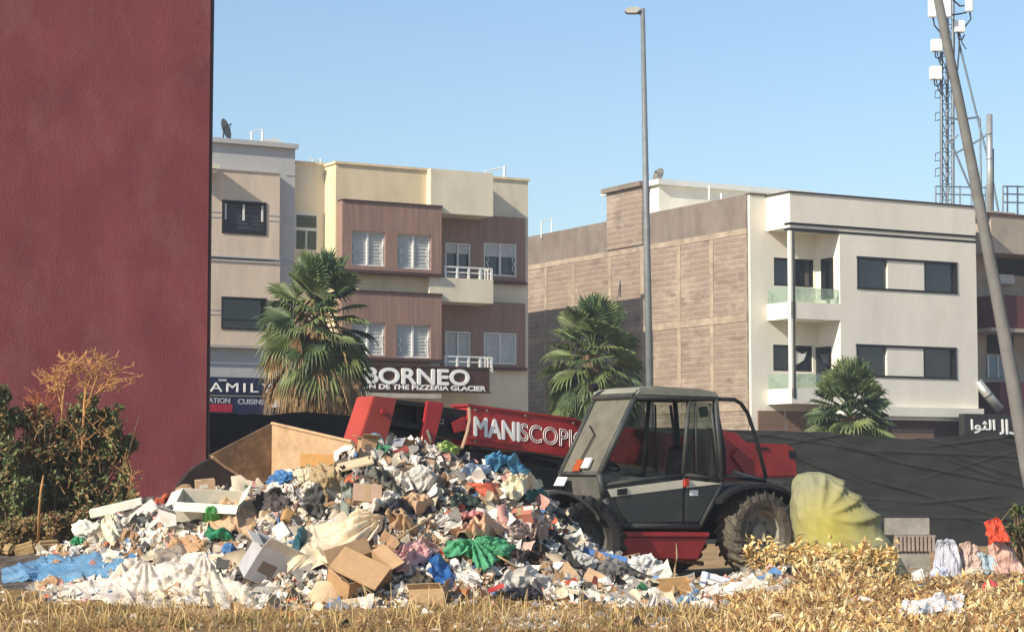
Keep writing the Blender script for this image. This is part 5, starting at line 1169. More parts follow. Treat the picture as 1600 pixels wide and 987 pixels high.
drape([(458, 860), (468, 836), (480, 834), (484, 845), (472, 860), (470, 876), (460, 878)], 'teal_cloth', 'dark teal cloth on the left edge of the big beige sheet', 'cloth', TEAL, wr=.07, fr=5, seed=44, lift=.25, cell=2.5)
# lower middle
carton(560, 900, 82, 56, 34, 'open_box', 'open tan cardboard box tilted forward at the foot of the heap, in the middle', M_('b08d64', .9, dirt='9a7850'), (30, -14, 38), True, m2=M_('b5936c', .9), lift=.12, flaps=(1, 1, 0, 1))
slab(562, 887, 84, 58, 'box_lid', 'plain tan cardboard lid lying over the open tan box', 'cardboard lid', M_('b9956c', .9, dirt='a5825b'), (-52, 24, -12), 2, lift=.45)
sheet(505, 935, 56, 42, 'tan_sack', 'folded pale tan paper sack at the heap foot, left of the open tan box', 'paper sack', M_('c2a888', .85), 40, -15, -12, bend=-.5, cr=.15)
sheet(548, 945, 60, 22, 'beige_paper', 'beige crumpled paper in the grass below the open tan box', 'paper', M_('c5b296', .85), 45, 10, 10, cr=.18)
carton(672, 935, 56, 30, 30, 'brown_box', 'worn brown box in the grass at the heap foot, right of the open tan box', M_('a98d6c', .9, dirt='84694b'), (6, -3, -16), True, flaps=(0, 1, 1, 0))
drape([(662, 890), (676, 872), (690, 878), (712, 905), (705, 925), (688, 925), (675, 908)], 'blue_bag', 'deep blue bag below the pink and white bag', 'plastic bag', M_('2f5f98', .45, transl=.1), wr=.1, fr=6, seed=50, lift=.12, cell=3)
drape([(620, 905), (660, 895), (690, 915), (680, 930), (640, 925)], 'dark_flat_card', 'dark brown flat card left of the deep blue bag', 'card', M_('4f463d', .85), wr=.04, fr=4, seed=51, lift=.06)
carton(722, 928, 18, 14, 20, 'small_box', 'tiny reddish brown box with a round hole at the heap foot', M_('b0764f', .85), (10, 14, -25), False)
drape([(785, 935), (800, 922), (828, 920), (848, 930), (835, 938), (805, 940)], 'black_bag', 'black bag peeping out below the white bag with the red mark', 'plastic bag', DK, wr=.08, fr=5, seed=52, lift=.16, cell=3)
sheet(775, 918, 26, 7, 'red_strip', 'red strip on the left edge of the white bag at the heap foot', 'strip', RED, 30, 0, 25, lift=.3)
sheet(885, 898, 34, 30, 'tan_card', 'light tan pointed cardboard at the heap foot, right of the white bag', 'cardboard', KR2, 25, 15, 35, cr=.12)
sheet(928, 908, 38, 32, 'tan_card', 'light tan cardboard with a torn peak, right end of the heap foot', 'cardboard', KR2, 25, -10, -28, cr=.12)
slab(935, 866, 92, 10, 'blue_plank', 'long flat blue plank on the right slope of the heap before the loader', 'plank', M_('4f74ab', .6), (-20, 12, 0), 8, lift=.4)
bag(905, 880, 46, 32, 'grey_white_bag', 'grey-white crumpled bag just below the blue plank', 'plastic bag', GWH, amp=.42)
bag(952, 898, 56, 46, 'dark_grey_bag', 'dark grey striped bag right of the two light tan cardboards', 'bag', M_('6b6864', .7, var=.35, dirt='3b3936'), amp=.42)
bag(1003, 892, 60, 46, 'white_bag', 'white and grey bag ending the heap, before the red tank', 'bag', M_('c4c2be', .6, var=.25, dirt='8d8a86'), amp=.42)
sheet(926, 938, 26, 18, 'white_paper', 'single white paper in the dry grass right of centre', 'paper', W_, 40, 0, 15, cr=.2)
# right of the heap
carton(1052, 922, 52, 22, 30, 'tan_carton', 'open yellowish tan carton with a pale rim, in front of the loader', M_('c09a68', .85), (12, -4, 14), True, m2=M_('d0c096', .8), flaps=(1, 0, 0, 1))
bag(1068, 905, 18, 9, 'red_scrap', 'small dark red scrap lying on the yellowish tan carton', 'plastic scrap', RED, lift=.1)
fr_ = bpy.data.objects.new('discarded_casement', None); COL.objects.link(fr_); HERO.append((1, (1115, 912, 34, 24))); c = hit(1113, 912, .35); fr_.location = c-Vector((0, 0, .2)); fr_.rotation_euler = (R(-12), R(16), R(8)); OFF[fr_.name] = Vector((0, 0, 0))
tag(fr_, 'white empty window frame leaning in front of the rear wheel', 'window frame'); s = c.y/FPX; wf = 52*s; hf = 42*s; mw = M_('d6dbe6', .4)
MB().box(-wf/2, wf/2, -.02, .02, hf-.07, hf).build('top_rail', mw, fr_, bevel=.005); MB().box(-wf/2, -wf/2+.07, -.02, .02, 0, hf-.071).build('stile', mw, fr_, bevel=.005); MB().box(wf/2-.07, wf/2, -.02, .02, 0, hf-.071).build('stile', mw, fr_, bevel=.005)
bag(1038, 948, 32, 24, 'grey_bag', 'pale grey thin bag in the grass below the yellowish tan carton', 'plastic bag', M_('b9b8b8', .5, transl=.2), amp=.35)
bag(1076, 945, 46, 28, 'blue_net_bag', 'muted blue net bag in the grass in front of the white frame', 'bag', M_('5b7f9c', .6, var=.35), amp=.4)
bag(1118, 930, 44, 30, 'pink_white_paper', 'crumpled pinkish white paper right of the blue net bag', 'paper', M_('d6c4b8', .75), amp=.4)
bag(1158, 925, 50, 34, 'foam_block', 'speckled white torn foam block in front of the rear wheel', 'foam', M_('dcd8cc', .8), amp=.3)
slab(1188, 925, 26, 40, 'foam_board', 'pale upright foam panel right of the torn foam block', 'foam panel', M_('d3cfc0', .8), (-12, 4, 8), 6)
slab(1211, 928, 22, 26, 'grey_carton', 'grey-mauve card piece at the left edge of the dry leaves', 'card', M_('a69a98', .85), (-8, -3, 12), 8)
slab(1238, 925, 34, 14, 'pink_card', 'flat dull pink card at the left edge of the dry leaves', 'card', M_('bd9486', .85), (-30, 4, 0), 4)

smb = {k: MB() for k in m_sc}; keys = list(m_sc); wl = [wts[k] for k in keys]
for i in range(10500):
    px = rnd.uniform(60, 1240); top = interp(px, SIL)-4
    bot = 948-10*sin(px*.01)
    if px > 1120: bot = 930
    py = top+(bot-top)*rnd.random()**.9
    if py < top: continue
    if px < 130 and py < 850: continue
    ff = 0
    for kind, g_ in HERO:
        if kind == 0:
            if inpoly(px, py, g_): ff = 1; break
        elif ((px-g_[0])/g_[2])**2+((py-g_[1])/g_[3])**2 < 1: ff = 1; break
    if ff and rnd.random() < .95: continue
    k = rnd.choices(keys, wl)[0]
    if px > 850 and k in ('cardboard_scraps',) and rnd.random() < .4: k = 'grey_rag_scraps'
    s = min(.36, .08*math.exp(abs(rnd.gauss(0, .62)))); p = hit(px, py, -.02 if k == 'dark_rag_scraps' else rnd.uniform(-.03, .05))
    if rnd.random() < .10: lump(smb[k], p, s*rnd.uniform(.35, .6), rnd)
    else: scrap(smb[k], p, s, (rnd.gauss(-.1, .6), -1, rnd.uniform(-.3, 1.8)), rnd, 4, rnd.choice((.12, .25, .35, .5, .7, .9)))
for i in range(1300):   # a few bits in the grass in front and on the right
    px = rnd.uniform(0, 1600); py = rnd.uniform(925, 985) if px < 1100 else rnd.uniform(900, 985)
    k = rnd.choices(keys, wl)[0]; s = .035*math.exp(abs(rnd.gauss(0, .6)))
    if px > 1150 and rnd.random() < .6: continue
    scrap(smb[k], hit(px, py, .03), s, (rnd.gauss(-.1, .5), -1, rnd.uniform(0, 1.5)), rnd, 3, rnd.uniform(.4, 1))
for i in range(420):   # grey foil patch
    px = rnd.gauss(820, 55); py = rnd.uniform(962, 987)
    scrap(smb['grey_rag_scraps' if rnd.random() < .6 else 'white_paper_scraps'], hit(px, py, .03), rnd.uniform(.03, .09), (rnd.gauss(0, .6), -1, rnd.uniform(0, 1.5)), rnd, 2)
for k in keys: tag(smb[k].build(k, m_sc[k], smooth=('plastic' in k or 'rag' in k)), LAB[k], kind='stuff')

# sticks
def stick(pts, r, name, label, m, cat='stick'):
    P_ = [hit(a, b_, l) for a, b_, l in pts]; mb = MB().tube(P_, [r]+[r*.8]*(len(P_)-2)+[r*.5], 6); return finish(mb, name, label, cat, P_[0], m, True)
m_stick = mat('dry_stick', 'a08763', .9, .2, 8, .2)
stick([(612, 848, .1), (640, 828, .25), (668, 812, .2), (685, 798, .15)], .018, 'stick', 'long pale bent stick across the middle of the heap', m_stick)
stick([(778, 868, .2), (792, 876, .2), (808, 886, .15)], .012, 'stick', 'short pale stick poking out of the green sheet', m_stick)
stick([(905, 850, .05), (960, 872, .3), (1000, 864, .5)], .012, 'stick', 'pale stick tip at the right end of the blue plank', m_stick)
stick([(1052, 925, .3), (1054, 890, 1.0), (1058, 868, 1.2), (1057, 848, 1.2)], .018, 'stick', 'thin upright stem standing in front of the red tank', m_stick)
stick([(815, 945, .1), (880, 935, .15), (975, 922, .1)], .014, 'stick', 'long reddish stick lying along the heap foot on the right', mat('reddish_stick', '7a4a2f', .9))
stick([(858, 928, .1), (866, 950, .1), (878, 975, .1)], .014, 'stick', 'bent straw stalk in the grass below the white bag', m_stick)
stick([(1390, 938, .1), (1470, 918, .25), (1540, 908, .2), (1595, 912, .1)], .02, 'stick', 'long thin reddish branch lying over the leaves on the right', MC['reddish_stick'])
stick([(1500, 905, .15), (1560, 898, .2), (1610, 890, .1)], .018, 'stick', 'grey-brown branch behind the reddish one at the right edge', m_stick)

# ---------------------------------------------------------------- sack, concrete blocks and bags on the right
def loft(rings, Y, dep, name, label, cat, m, seed=0, n=110, folds=14, amp=.05, hub=None, power=.8, smooth=True):
    mb = MB()
    R2 = []
    for a, b_ in zip(rings, rings[1:]):
        for q in range(7):
            t = q/7; R2.append(tuple(a[i]+(b_[i]-a[i])*t for i in range(3)))
    R2.append(rings[-1])
    for py, xl_, xr_ in R2:
        A_ = at(xl_, py, Y); B_ = at(xr_, py, Y); cx = (A_.x+B_.x)/2; hw = (B_.x-A_.x)/2
        for k in range(n):
            g_ = 2*pi*k/n; ca = cos(g_); sa = sin(g_)
            p = Vector((cx+hw*math.copysign(abs(ca)**power, ca), Y+hw*dep*math.copysign(abs(sa)**power, sa), A_.z))
            f_ = noise.noise(Vector((ca*1.6+seed, sa*1.6, A_.z*1.3)))
            dg = A_.z*1.6+ca*1.4; pr = -ca*1.2+A_.z*2.4; q0 = noise.noise(Vector((ca, A_.z, seed)))
            r1 = max(0, 1-abs(noise.noise(Vector((dg*2.6+q0*1.5, pr*.5+sa*.5, seed))))*3); r2 = max(0, 1-abs(noise.noise(Vector((ca*5+q0, sa*5, A_.z*6+seed))))*4)
            w = amp*(1.0*r1+.35*r2-.5+f_*.8)+amp*.18*noise.noise(Vector((ca*9, sa*9, A_.z*11+seed)))
            if hub:
                vx = pxof(p.x, Y)-hub[0]; vy = hub[1]-py; an = math.atan2(vy, vx); rd = math.hypot(vx, vy)
                pl_ = sstep((an+.9)/.3)*sstep((1.75-an)/.3)*min(1, rd/55)
                w = amp*.35*f_+pl_*(.085*(1-abs(sin(an*6.3+.45*sin(rd/24)+q0)))**1.5-.02+.03*noise.noise(Vector((an*3, rd/30, 2))))+.03*noise.noise(Vector((ca*4, sa*4, A_.z*4)))+.014*noise.noise(Vector((ca*10, sa*10, A_.z*11)))
            q = Vector((ca, sa*dep, 0)); mb.v.append(tuple(p+q*w*min(1, hw*3)))
    m_ = len(R2)
    for i in range(m_-1):
        for k in range(n): mb.f.append((i*n+k, i*n+(k+1) % n, (i+1)*n+(k+1) % n, (i+1)*n+k))
    mb.f.append(tuple(range(n))); mb.f.append(tuple(range((m_-1)*n+n-1, (m_-1)*n-1, -1)))
    zs = min(v_[2] for v_ in mb.v); A_ = at((rings[-1][1]+rings[-1][2])/2, rings[-1][0], Y)
    o = mb.build(name, m, None, smooth=smooth, off=(A_.x, Y, zs)); return tag(o, label, cat)
m_sack = mat('yellow_sack', 'a9a67c', .65, .10, 1.5, .25, 60, dirt='93927a', dirtamt=.7, dscale=1.3, transl=.35)
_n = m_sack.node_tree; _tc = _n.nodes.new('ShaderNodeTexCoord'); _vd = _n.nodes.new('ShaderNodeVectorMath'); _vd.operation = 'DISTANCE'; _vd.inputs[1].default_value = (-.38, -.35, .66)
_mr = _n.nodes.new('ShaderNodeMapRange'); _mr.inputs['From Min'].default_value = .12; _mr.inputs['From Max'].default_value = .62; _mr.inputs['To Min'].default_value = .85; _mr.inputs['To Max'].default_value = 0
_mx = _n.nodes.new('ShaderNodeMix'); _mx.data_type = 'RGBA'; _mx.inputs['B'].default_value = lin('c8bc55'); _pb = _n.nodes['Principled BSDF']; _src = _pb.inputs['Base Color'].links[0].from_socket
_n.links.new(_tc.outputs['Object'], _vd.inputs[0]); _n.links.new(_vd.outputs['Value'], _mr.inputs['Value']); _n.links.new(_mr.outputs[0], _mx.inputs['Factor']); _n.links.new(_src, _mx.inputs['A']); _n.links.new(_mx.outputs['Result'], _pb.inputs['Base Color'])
loft([(737, 1262, 1280), (741, 1248, 1298), (750, 1241, 1312), (765, 1238, 1330), (785, 1236, 1352), (805, 1236, 1368), (830, 1240, 1378), (855, 1243, 1388), (880, 1246, 1410), (910, 1250, 1425)], 26.4, .75, 'big_sack', 'big full yellow-green woven sack standing right of the rear wheel', 'sack', m_sack, 3, amp=.085, hub=(1278, 808))
m_blk = mat('concrete_block', '8e8a80', .95, .15, 6, .5, 60); m_blk2 = mat('concrete_block_pink', '9a8a7e', .95, .15, 6, .5, 60)
def block(x0, x1, y0, y1, Y, label, m, ribs=0, rz=0):
    A_ = at(x0, y1, Y); B_ = at(x1, y0, Y); c = (A_+B_)/2; w = (B_.x-A_.x)/2; h = (B_.z-A_.z); mb = MB(); d = .2
    rt = bpy.data.objects.new('concrete_block', None); COL.objects.link(rt); rt.location = (c.x, Y+d/2, A_.z); rt.rotation_euler = (0, 0, rz); tag(rt, label, 'concrete block', 'concrete blocks stacked by the fence'); OFF[rt.name] = Vector((0, 0, 0))
    if ribs:
        mb.box(-w, w, -d/2+.03, d/2, 0, h)
        b_ = mb.build('block', m, rt); rb = MB(); n = ribs
        for i in range(n): xx = -w+2*w*i/n; rb.box(xx, xx+2*w/n*.6, -d/2, -d/2+.029, .005, h-.005)
        rb.build('ribs', m, rt)
    else:
        mb.box(-w, w, -d/2, -d/2+.03, 0, h).box(-w, w, d/2-.03, d/2, 0, h)
        for xx in (-w, -.015, w-.03): mb.box(xx, xx+.03, -d/2+.031, d/2-.031, 0, h)
        mb.box(-w+.03, w-.03, -d/2+.031, d/2-.031, .0, .03)
        mb.build('block', m, rt)
    return rt
block(1400, 1452, 862, 905, 28.9, 'bottom grey concrete block of the stack beside the sack', m_blk)
block(1386, 1452, 809, 835, 28.95, 'topmost smooth grey concrete block of the stack beside the sack', m_blk)
block(1400, 1431, 836, 861, 28.85, 'pinkish ribbed hollow block in the middle layer of the stack, left one', m_blk2, 5)
block(1432, 1463, 836, 861, 28.85, 'pinkish ribbed hollow block in the middle layer of the stack, right one', m_blk2, 5)
wbm = M_('c9c9d0', .4, transl=.3)
sheet(1479, 868, 40, 96, 'white_plastic_bag', 'tall white plastic bag standing right of the concrete blocks', 'plastic bag', wbm, 22, -12, 5, bend=-.25, cr=.18, n=26, seed=5, rag=.9, lift=.1)
sheet(1516, 868, 38, 52, 'pink_bag', 'dull pinkish bag between the tall white bag and the orange bag', 'bag', M_('b99f90', .6), 25, 10, -8, bend=-.25, cr=.15, n=22, seed=8, rag=.5)
sheet(1542, 880, 26, 44, 'light_blue_bag', 'pale blue bag left of the orange and white bag', 'plastic bag', M_('aebfc4', .5, transl=.2), 25, -8, 10, bend=-.2, cr=.15, n=20, seed=9, rag=.4)
sheet(1556, 829, 31, 36, 'orange_bag', 'bright orange knotted bag on top of the faded one at the right edge', 'plastic bag', M_('d65336', .5, transl=.2), 18, -10, 12, bend=-.25, cr=.18, n=22, seed=12, rag=.2, lift=.16)
sheet(1570, 872, 44, 76, 'orange_white_bag', 'faded orange and white bag below the bright orange one at the right edge', 'plastic bag', M_('dcaa9a', .5, var=.4, transl=.2), 24, -8, 16, bend=-.25, cr=.18, n=26, seed=13, rag=.5, lift=.1)
drape([(1400, 945), (1440, 940), (1490, 932), (1506, 930), (1500, 962), (1460, 962), (1420, 970), (1402, 968)], 'white_sheet', 'white crumpled sheet lying on the dry leaves at lower right', 'plastic sheet', M_('d8d0ca', .6), wr=.08, fr=5, seed=60, lift=.15, cell=3)
bag(1437, 905, 26, 28, 'white_packet', 'small white packet in front of the concrete blocks', 'packet', W_, lift=.15)
bag(1345, 942, 34, 22, 'white_paper', 'white paper half buried in the dry leaves', 'paper', M_('d5c9c0', .7), lift=.12)
bag(1548, 917, 28, 18, 'red_bag', 'small coral red bag on the branches at lower right', 'plastic bag', M_('c44a48', .5), lift=.15)
bag(1597, 913, 14, 12, 'turquoise_scrap', 'turquoise scrap cut off by the right edge', 'plastic scrap', M_('6fb5a0', .5), lift=.15)
bag(1520, 895, 36, 22, 'beige_bag', 'beige crumpled bag in front of the dull pinkish bag', 'bag', M_('cbbca4', .6), lift=.1)
bag(1470, 900, 30, 26, 'blue_white_scrap', 'blue and white crumpled film at the foot of the tall white bag', 'plastic film', M_('b3b8cc', .5, var=.4), lift=.2)

# ---------------------------------------------------------------- dry leaves and grass
m_leaf = [mat('dry_leaf_gold', 'dcb878', .7, .28, 8, 0, transl=.25), mat('dry_leaf_pale', 'e6d2a2', .7, .2, 8, 0, transl=.25), mat('dry_leaf_brown', '9a7248', .8, .25, 8, 0, transl=.15)]
rnd = random.Random(9)
lm = [MB(), MB(), MB()]
def leaf(mb, c, L, wd, rnd, flat=.5):
    d = Vector((rnd.gauss(0, 1), rnd.gauss(0, 1), rnd.gauss(0, flat))).normalized(); n = Vector((rnd.gauss(0, .5), rnd.gauss(-.3, .5), 1)).normalized()
    s_ = d.cross(n).normalized(); n = s_.cross(d); cur = rnd.uniform(-1.3, 1.3); fold = rnd.uniform(.1, .7); b_ = len(mb.v)
    for i, (t, w) in enumerate(((0, .12), (.3, .9), (.62, .8), (1, .02))):
        p = c+d*L*(t-.5)+n*cur*L*((t-.5)**2)*2
        for sgn in (-1, 0, 1): q = p+s_*sgn*w*wd/2+n*(abs(sgn)*w*wd*fold*.5); mb.v.append((q.x, q.y, q.z))
    for i in range(3):
        for j in range(2): a = b_+i*3+j; mb.f.append((a, a+3, a+4, a+1))
i = 0
while i < 16500:
    px = rnd.uniform(1100, 1640); py = rnd.uniform(855, 1000)
    top = interp(px, SIL)-3
    lim = 1135+max(0, (py-880))*-.0+18*sin(py*.09)
    if px < 1160 and (py < 905 or px < 1160-(py-905)*.7): continue
    if py < top: continue
    dens = 1 if 1180 < px < 1430 or py > 925 else .45
    if rnd.random() > dens: continue
    p = hit(px, py, rnd.uniform(-.03, .06)); L = rnd.uniform(.06, .19)
    leaf(lm[rnd.choices((0, 1, 2), (4, 2.8, 4))[0]], p, L, L*rnd.uniform(.18, .42), rnd, .22); i += 1
for i in range(500):   # leaves resting against the sack and the wheel
    px = rnd.uniform(1160, 1400); py = 876+rnd.gauss(0, 10); p = hit(px, py, 0)+Vector((0, -.1, rnd.uniform(0, .12)))
    leaf(lm[rnd.choices((0, 1), (5, 3))[0]], p, .13, .05, rnd)
for mb, m, nm, lb in zip(lm, m_leaf, ('golden_dry_leaves', 'pale_dry_leaves', 'brown_dry_leaves'), ('heap of golden dry leaves around the sack at lower right', 'pale straw coloured leaves mixed into the leaf heap', 'brown curled leaves mixed into the leaf heap')):
    tag(mb.build(nm, m), lb, kind='stuff')
m_gr = [mat('straw_grass', 'b99c66', .8, .25, 3, 0, transl=.25), mat('rust_grass', '8f6c44', .85, .25, 3, 0, transl=.2), mat('olive_grass', '7d7d4c', .8, .25, 3, 0, transl=.2)]
gm = [MB(), MB(), MB()]
def blade(mb, p, h, lean, az, wd):
    d = Vector((cos(az), sin(az), 0)); s_ = Vector((-d.y, d.x, 0))*wd; b_ = len(mb.v)
    for t in (0, .4, .75): q = p+Vector((0, 0, h*t*(1-.25*t*lean)))+d*lean*h*t*t; mb.v += [tuple(q-s_*(1-t*.6)), tuple(q+s_*(1-t*.6))]
    q = p+Vector((0, 0, h*(1-.35*lean)))+d*lean*h; mb.v.append(tuple(q))
    mb.f += [(b_, b_+1, b_+3, b_+2), (b_+2, b_+3, b_+5, b_+4), (b_+4, b_+5, b_+6)]
rnd = random.Random(21); i = 0
while i < 34000:
    y = 17.6+rnd.random()**.8*6.4; x = rnd.uniform(-.26, .26)*y; px = pxof(x, y)
    if px > 1180 and y > 18.7: continue
    yf = interp(px, YFR)
    if y > yf+.55+.3*noise.noise(Vector((x*1.5, 0, 2))): continue
    cl = noise.noise(Vector((x*.9, y*.9, 11)))
    if cl < -.04 and rnd.random() < .82: continue
    z = H(x, y); h = (.025+.12*rnd.random()**2)*(1+1.2*max(0, cl)); 
    if y > 22: h *= .85
    c2 = noise.noise(Vector((x*.6+5, y*.8, 4))); w3 = (5, 2+5*max(0, c2), .5+6*max(0, -c2-.05) if px < 700 else .6)
    blade(gm[rnd.choices((0, 1, 2), w3)[0]], Vector((x, y, z-.01)), h, rnd.uniform(.3, 2.2), rnd.uniform(0, 2*pi), rnd.uniform(.003, .008)); i += 1
for mb, m, nm, lb in zip(gm, m_gr, ('dry_straw_grass', 'rusty_dry_grass', 'olive_grass'), ('dry straw grass along the front of the heap', 'rust brown dry weeds along the front of the heap', 'sparse olive green grass in the foreground')):
    tag(mb.build(nm, m), lb, kind='stuff')
wl_ = MB(); rnd = random.Random(31)
for i in range(5200):   # dead leaves and curls lying in the grass
    y = rnd.uniform(18.2, 23.4); x = rnd.uniform(-.26, .14)*y
    if noise.noise(Vector((x*1.1, y*1.1, 31))) < -.05: continue
    L = rnd.uniform(.03, .09); leaf(wl_, Vector((x, y, H(x, y)+rnd.uniform(0, .05))), L, L*.4, rnd)
st_b = MB()
for i in range(380):
    y = rnd.uniform(18.2, 22.6); x = rnd.uniform(-.26, .16)*y; b0 = Vector((x, y, H(x, y))); h = rnd.uniform(.1, .34); az = rnd.uniform(0, 6.28); ln = rnd.uniform(.1, .9)
    st_b.tube([b0, b0+Vector((cos(az)*ln*h*.4, sin(az)*ln*h*.4, h*.6)), b0+Vector((cos(az)*ln*h, sin(az)*ln*h, h*(1-ln*.3)))], [.004, .003, .002], 3, cap=False)
tag(st_b.build('dry_stalks', mat('pale_straw_stalk', 'cdb27c', .85, .2, 4, 0)), 'thin pale straw stalks standing out of the foreground grass', kind='stuff')
tag(wl_.build('withered_weeds', mat('withered_weeds', '9c7a4e', .85, .35, 4, 0, transl=.15)), 'withered curled weeds lying in the foreground grass', kind='stuff')

# tangled twigs in the leaf heap
tb = MB(); rnd = random.Random(55)
for i in range(420):
    p = hit(rnd.uniform(1150, 1600), rnd.uniform(885, 985), .02); az = rnd.uniform(0, 6.28); L = rnd.uniform(.1, .4); d = Vector((cos(az), sin(az), rnd.uniform(-.1, .35)))*L
    tb.tube([p, p+d*.5+Vector((rnd.gauss(0, .02), 0, .03)), p+d], [.006, .005, .003], 4, cap=False)
tag(tb.build('dry_twigs', mat('dry_twig', '8a6f4c', .9, .25, 6, 0)), 'tangled dry twigs among the yellow leaves', kind='stuff')

# ---------------------------------------------------------------- bushes on the left
m_bl = [mat('bush_leaf_green', '858a58', .55, .3, 6, 0, transl=.2), mat('bush_leaf_dark', '55653a', .55, .3, 6, 0, transl=.15), mat('bush_leaf_dry', '94764e', .8, .3, 6, 0, transl=.1)]
m_stem = mat('bush_stem', '6e5b40', .9, .2, 6, .2)
def bush(label, blobs, Y, base_px, seed, nleaf, mix, name='bush', L0=.085):
    rnd = random.Random(seed); b0 = at(base_px, 870, Y); r = wroot(name, label, 'bush', (b0.x, Y, 0)); lm = [MB(), MB(), MB()]; st = MB()
    tot = sum(b_[2]*b_[3] for b_ in blobs)
    for (px, py, rx, ry) in blobs:
        c = at(px, py, Y+rnd.uniform(-.3, .3)); s = Y/FPX; rx_, rz_ = rx*s, ry*s
        for q in range(5):
            e = c+Vector((rnd.gauss(0, .5)*rx_, rnd.gauss(0, .4)*rx_, rnd.uniform(.2, .9)*rz_)); m = (Vector((b0.x+rnd.uniform(-.3, .3), Y, 0))+e)/2+Vector((rnd.gauss(0, .1), 0, .1))
            st.tube([(b0.x+rnd.uniform(-.25, .25), Y+rnd.uniform(-.1, .1), 0), m, e], [.022, .014, .005], 5, cap=False)
        k = int(nleaf*rx*ry/tot); cl = [(Vector((rnd.gauss(0, .5), rnd.gauss(0, .5), rnd.gauss(0, .5)))) for _ in range(max(6, k//60))]
        for i in range(k):
            q = rnd.choice(cl)+Vector((rnd.gauss(0, .13), rnd.gauss(0, .13), rnd.gauss(0, .13)))
            if q.length > 1.25: q *= 1.1/q.length
            p = c+Vector((q.x*rx_, q.y*rx_*.8, q.z*rz_))
            if p.z < .05: continue
            L = L0*rnd.uniform(.7, 1.3); leaf(lm[rnd.choices((0, 1, 2), mix)[0]], p, L, L*.5, rnd)
    st.build('stems', m_stem, r)
    for m, mm, nm in zip(lm, m_bl, ('foliage', 'foliage', 'dry_foliage')):
        if m.f: m.build(nm, mm, r)
    return r
bush('dense green bush before the red wall, under the dry flower stalks', [(125, 680, 52, 52), (95, 735, 60, 60), (178, 672, 30, 34), (165, 730, 46, 42), (115, 790, 75, 40), (78, 690, 34, 40), (195, 770, 30, 36), (205, 700, 14, 22), (140, 640, 26, 22)], 28.4, 120, 5, 12000, (4, 2.8, 3.4))
bush('green bush cut off by the left edge of the picture', [(10, 680, 32, 50), (5, 740, 40, 55), (-20, 640, 35, 45), (20, 780, 40, 35)], 27.6, 5, 6, 6500, (5, 3, 1.6))
bush('half dead brown bush between the two green ones', [(55, 690, 30, 50), (50, 740, 38, 60), (60, 655, 20, 22)], 28.0, 50, 7, 3800, (1, 3, 5), L0=.07)
bush('low olive weeds at the left edge behind the blue tarpaulin', [(30, 825, 45, 22), (85, 830, 40, 24), (-10, 845, 40, 26), (55, 850, 50, 14), (120, 815, 20, 16)], 26.6, 40, 8, 5200, (2, .3, 6), L0=.06)
bush('small dark shrub at the right edge against the fence', [(1588, 805, 14, 20), (1595, 825, 18, 24), (1583, 835, 14, 20)], 27.2, 1592, 9, 700, (2, 5, 1), L0=.06)
# dry flower stalks rising above the bush
def stalk(label, x0, y0, tips, Y, r0, seed, m, name='dry_stalk'):
    rnd = random.Random(seed); b_ = at(x0, y0, Y); r = wroot(name, label, 'dry plant', (b_.x, Y, 0)); mb = MB(); tw_ = MB()
    fork = b_
    mb.tube([(b_.x-.1, Y, 0), (b_.x-.04, Y, b_.z*.5), b_, b_+Vector((.03, 0, .24))], [r0*1.3, r0*1.1, r0, r0*.6], 6)
    for tx, ty in tips:
        e = at(tx, ty, Y+rnd.uniform(-.35, .35)); fork = b_+Vector((0, 0, rnd.uniform(-.25, .22))); mid = fork.lerp(e, .5)+Vector((rnd.gauss(0, .04), rnd.gauss(0, .04), .07))
        mb.tube([fork, mid, e], [r0*.7, r0*.5, r0*.3], 5, cap=False)
        for k in range(11):
            t = rnd.uniform(.35, 1); p = (fork.lerp(mid, t*2) if t < .5 else mid.lerp(e, t*2-1)); ang = rnd.uniform(0, 2*pi)
            d = Vector((cos(ang)*.8, sin(ang)*.5, rnd.uniform(-.1, .9))).normalized()*rnd.uniform(.08, .26); q = p+d
            tw_.tube([p, p+d*.5+Vector((0, 0, .015)), q], [.006, .005, .003], 4, cap=False)
            for _ in range(4): d2 = Vector((rnd.gauss(0, 1), rnd.gauss(0, 1), rnd.gauss(.3, 1))).normalized()*rnd.uniform(.03, .09); tw_.tube([q-d*.3*rnd.random(), q+d2], [.004, .003], 3, cap=False)
    mb.build('stem', m, r); tw_.build('twigs', m, r); return r
m_dst = mat('dry_flower_stalk', 'b98a55', .85, .2, 6, .1)
m_dst2 = mat('red_dry_stalk', '9a5c38', .85, .2, 6, .1)
stalk('golden dry flower stalk with flat spreading branches above the bush', 132, 625, [(100, 562), (118, 568), (145, 572), (170, 560), (196, 572), (200, 592), (150, 590), (192, 610), (160, 560)], 28.2, .016, 1, m_dst)
stalk('thinner golden dry stalk left of the big one', 98, 625, [(62, 600), (82, 590), (100, 582), (112, 575), (75, 612)], 28.3, .012, 2, m_dst)
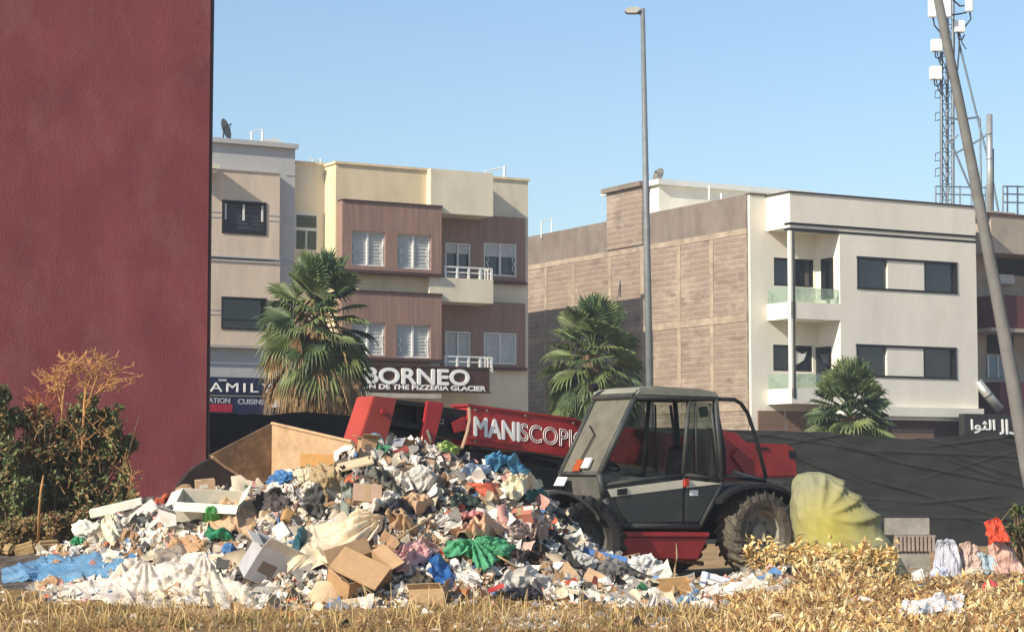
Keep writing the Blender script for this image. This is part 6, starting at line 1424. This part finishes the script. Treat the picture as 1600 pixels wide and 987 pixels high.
stalk('small reddish dry stalk at the left, low against the red wall', 58, 660, [(48, 632), (62, 625), (72, 636), (78, 648), (42, 648)], 28.1, .011, 3, m_dst2)
stick([(60, 845, .0), (61, 800, .3), (64, 765, .4), (68, 742, .4)], .018, 'stick', 'bare pale upright stick standing before the left bushes', m_dst)
for i, (a, b_, w, h) in enumerate(((40, 858, 34, 20), (75, 852, 36, 16), (100, 858, 30, 14), (15, 860, 30, 18))):
    slab(a, b_, w, h, 'rubble_stone', 'dusty tan rubble stone behind the blue tarpaulin', 'stone', mat('tan_rubble', 'a58a60', .95, .2, 4, .6), (20, i*12-15, i*30), 14, lift=.02, bevel=.03)['group'] = 'rubble stones behind the blue tarpaulin'

# dry twigs sticking out of the bushes
tb = MB(); rnd = random.Random(66)
for i in range(46):
    a = rnd.uniform(0, 215); top = interp(a, [(0, 640), (60, 660), (110, 635), (180, 650), (225, 730)]); p = at(a, top+rnd.uniform(0, 120), 28.2-rnd.random()*.5); az = rnd.uniform(0, 6.28); L = rnd.uniform(.15, .45); d = Vector((cos(az)*.6, sin(az)*.4, rnd.uniform(.3, 1))).normalized()*L
    tb.tube([p-d*.5, p+Vector((rnd.gauss(0, .03), 0, 0)), p+d*.5], [.005, .004, .002], 4, cap=False)
    for k in range(3): q = p+d*rnd.uniform(-.1, .5); tb.tube([q, q+Vector((rnd.gauss(0, .06), rnd.gauss(0, .05), rnd.uniform(.02, .1)))], [.004, .002], 3, cap=False)
tag(tb.build('dry_bush_twigs', m_dst), 'dry golden twigs poking out of the left bushes', kind='stuff')

# ---------------------------------------------------------------- light haze
hm = bpy.data.materials.new('haze'); hm.use_nodes = True; hn = hm.node_tree.nodes; hn.remove(hn['Principled BSDF'])
pv = hn.new('ShaderNodeVolumePrincipled'); pv.inputs['Color'].default_value = (.9, .93, 1, 1); pv.inputs['Density'].default_value = .0010; pv.inputs['Anisotropy'].default_value = .2
hm.node_tree.links.new(pv.outputs[0], hn['Material Output'].inputs['Volume'])
tag(MB().box(-620, 620, -220, 1020, -1.2, 26).build('haze', hm), kind='stuff')
SC.cycles.volume_bounces = 0
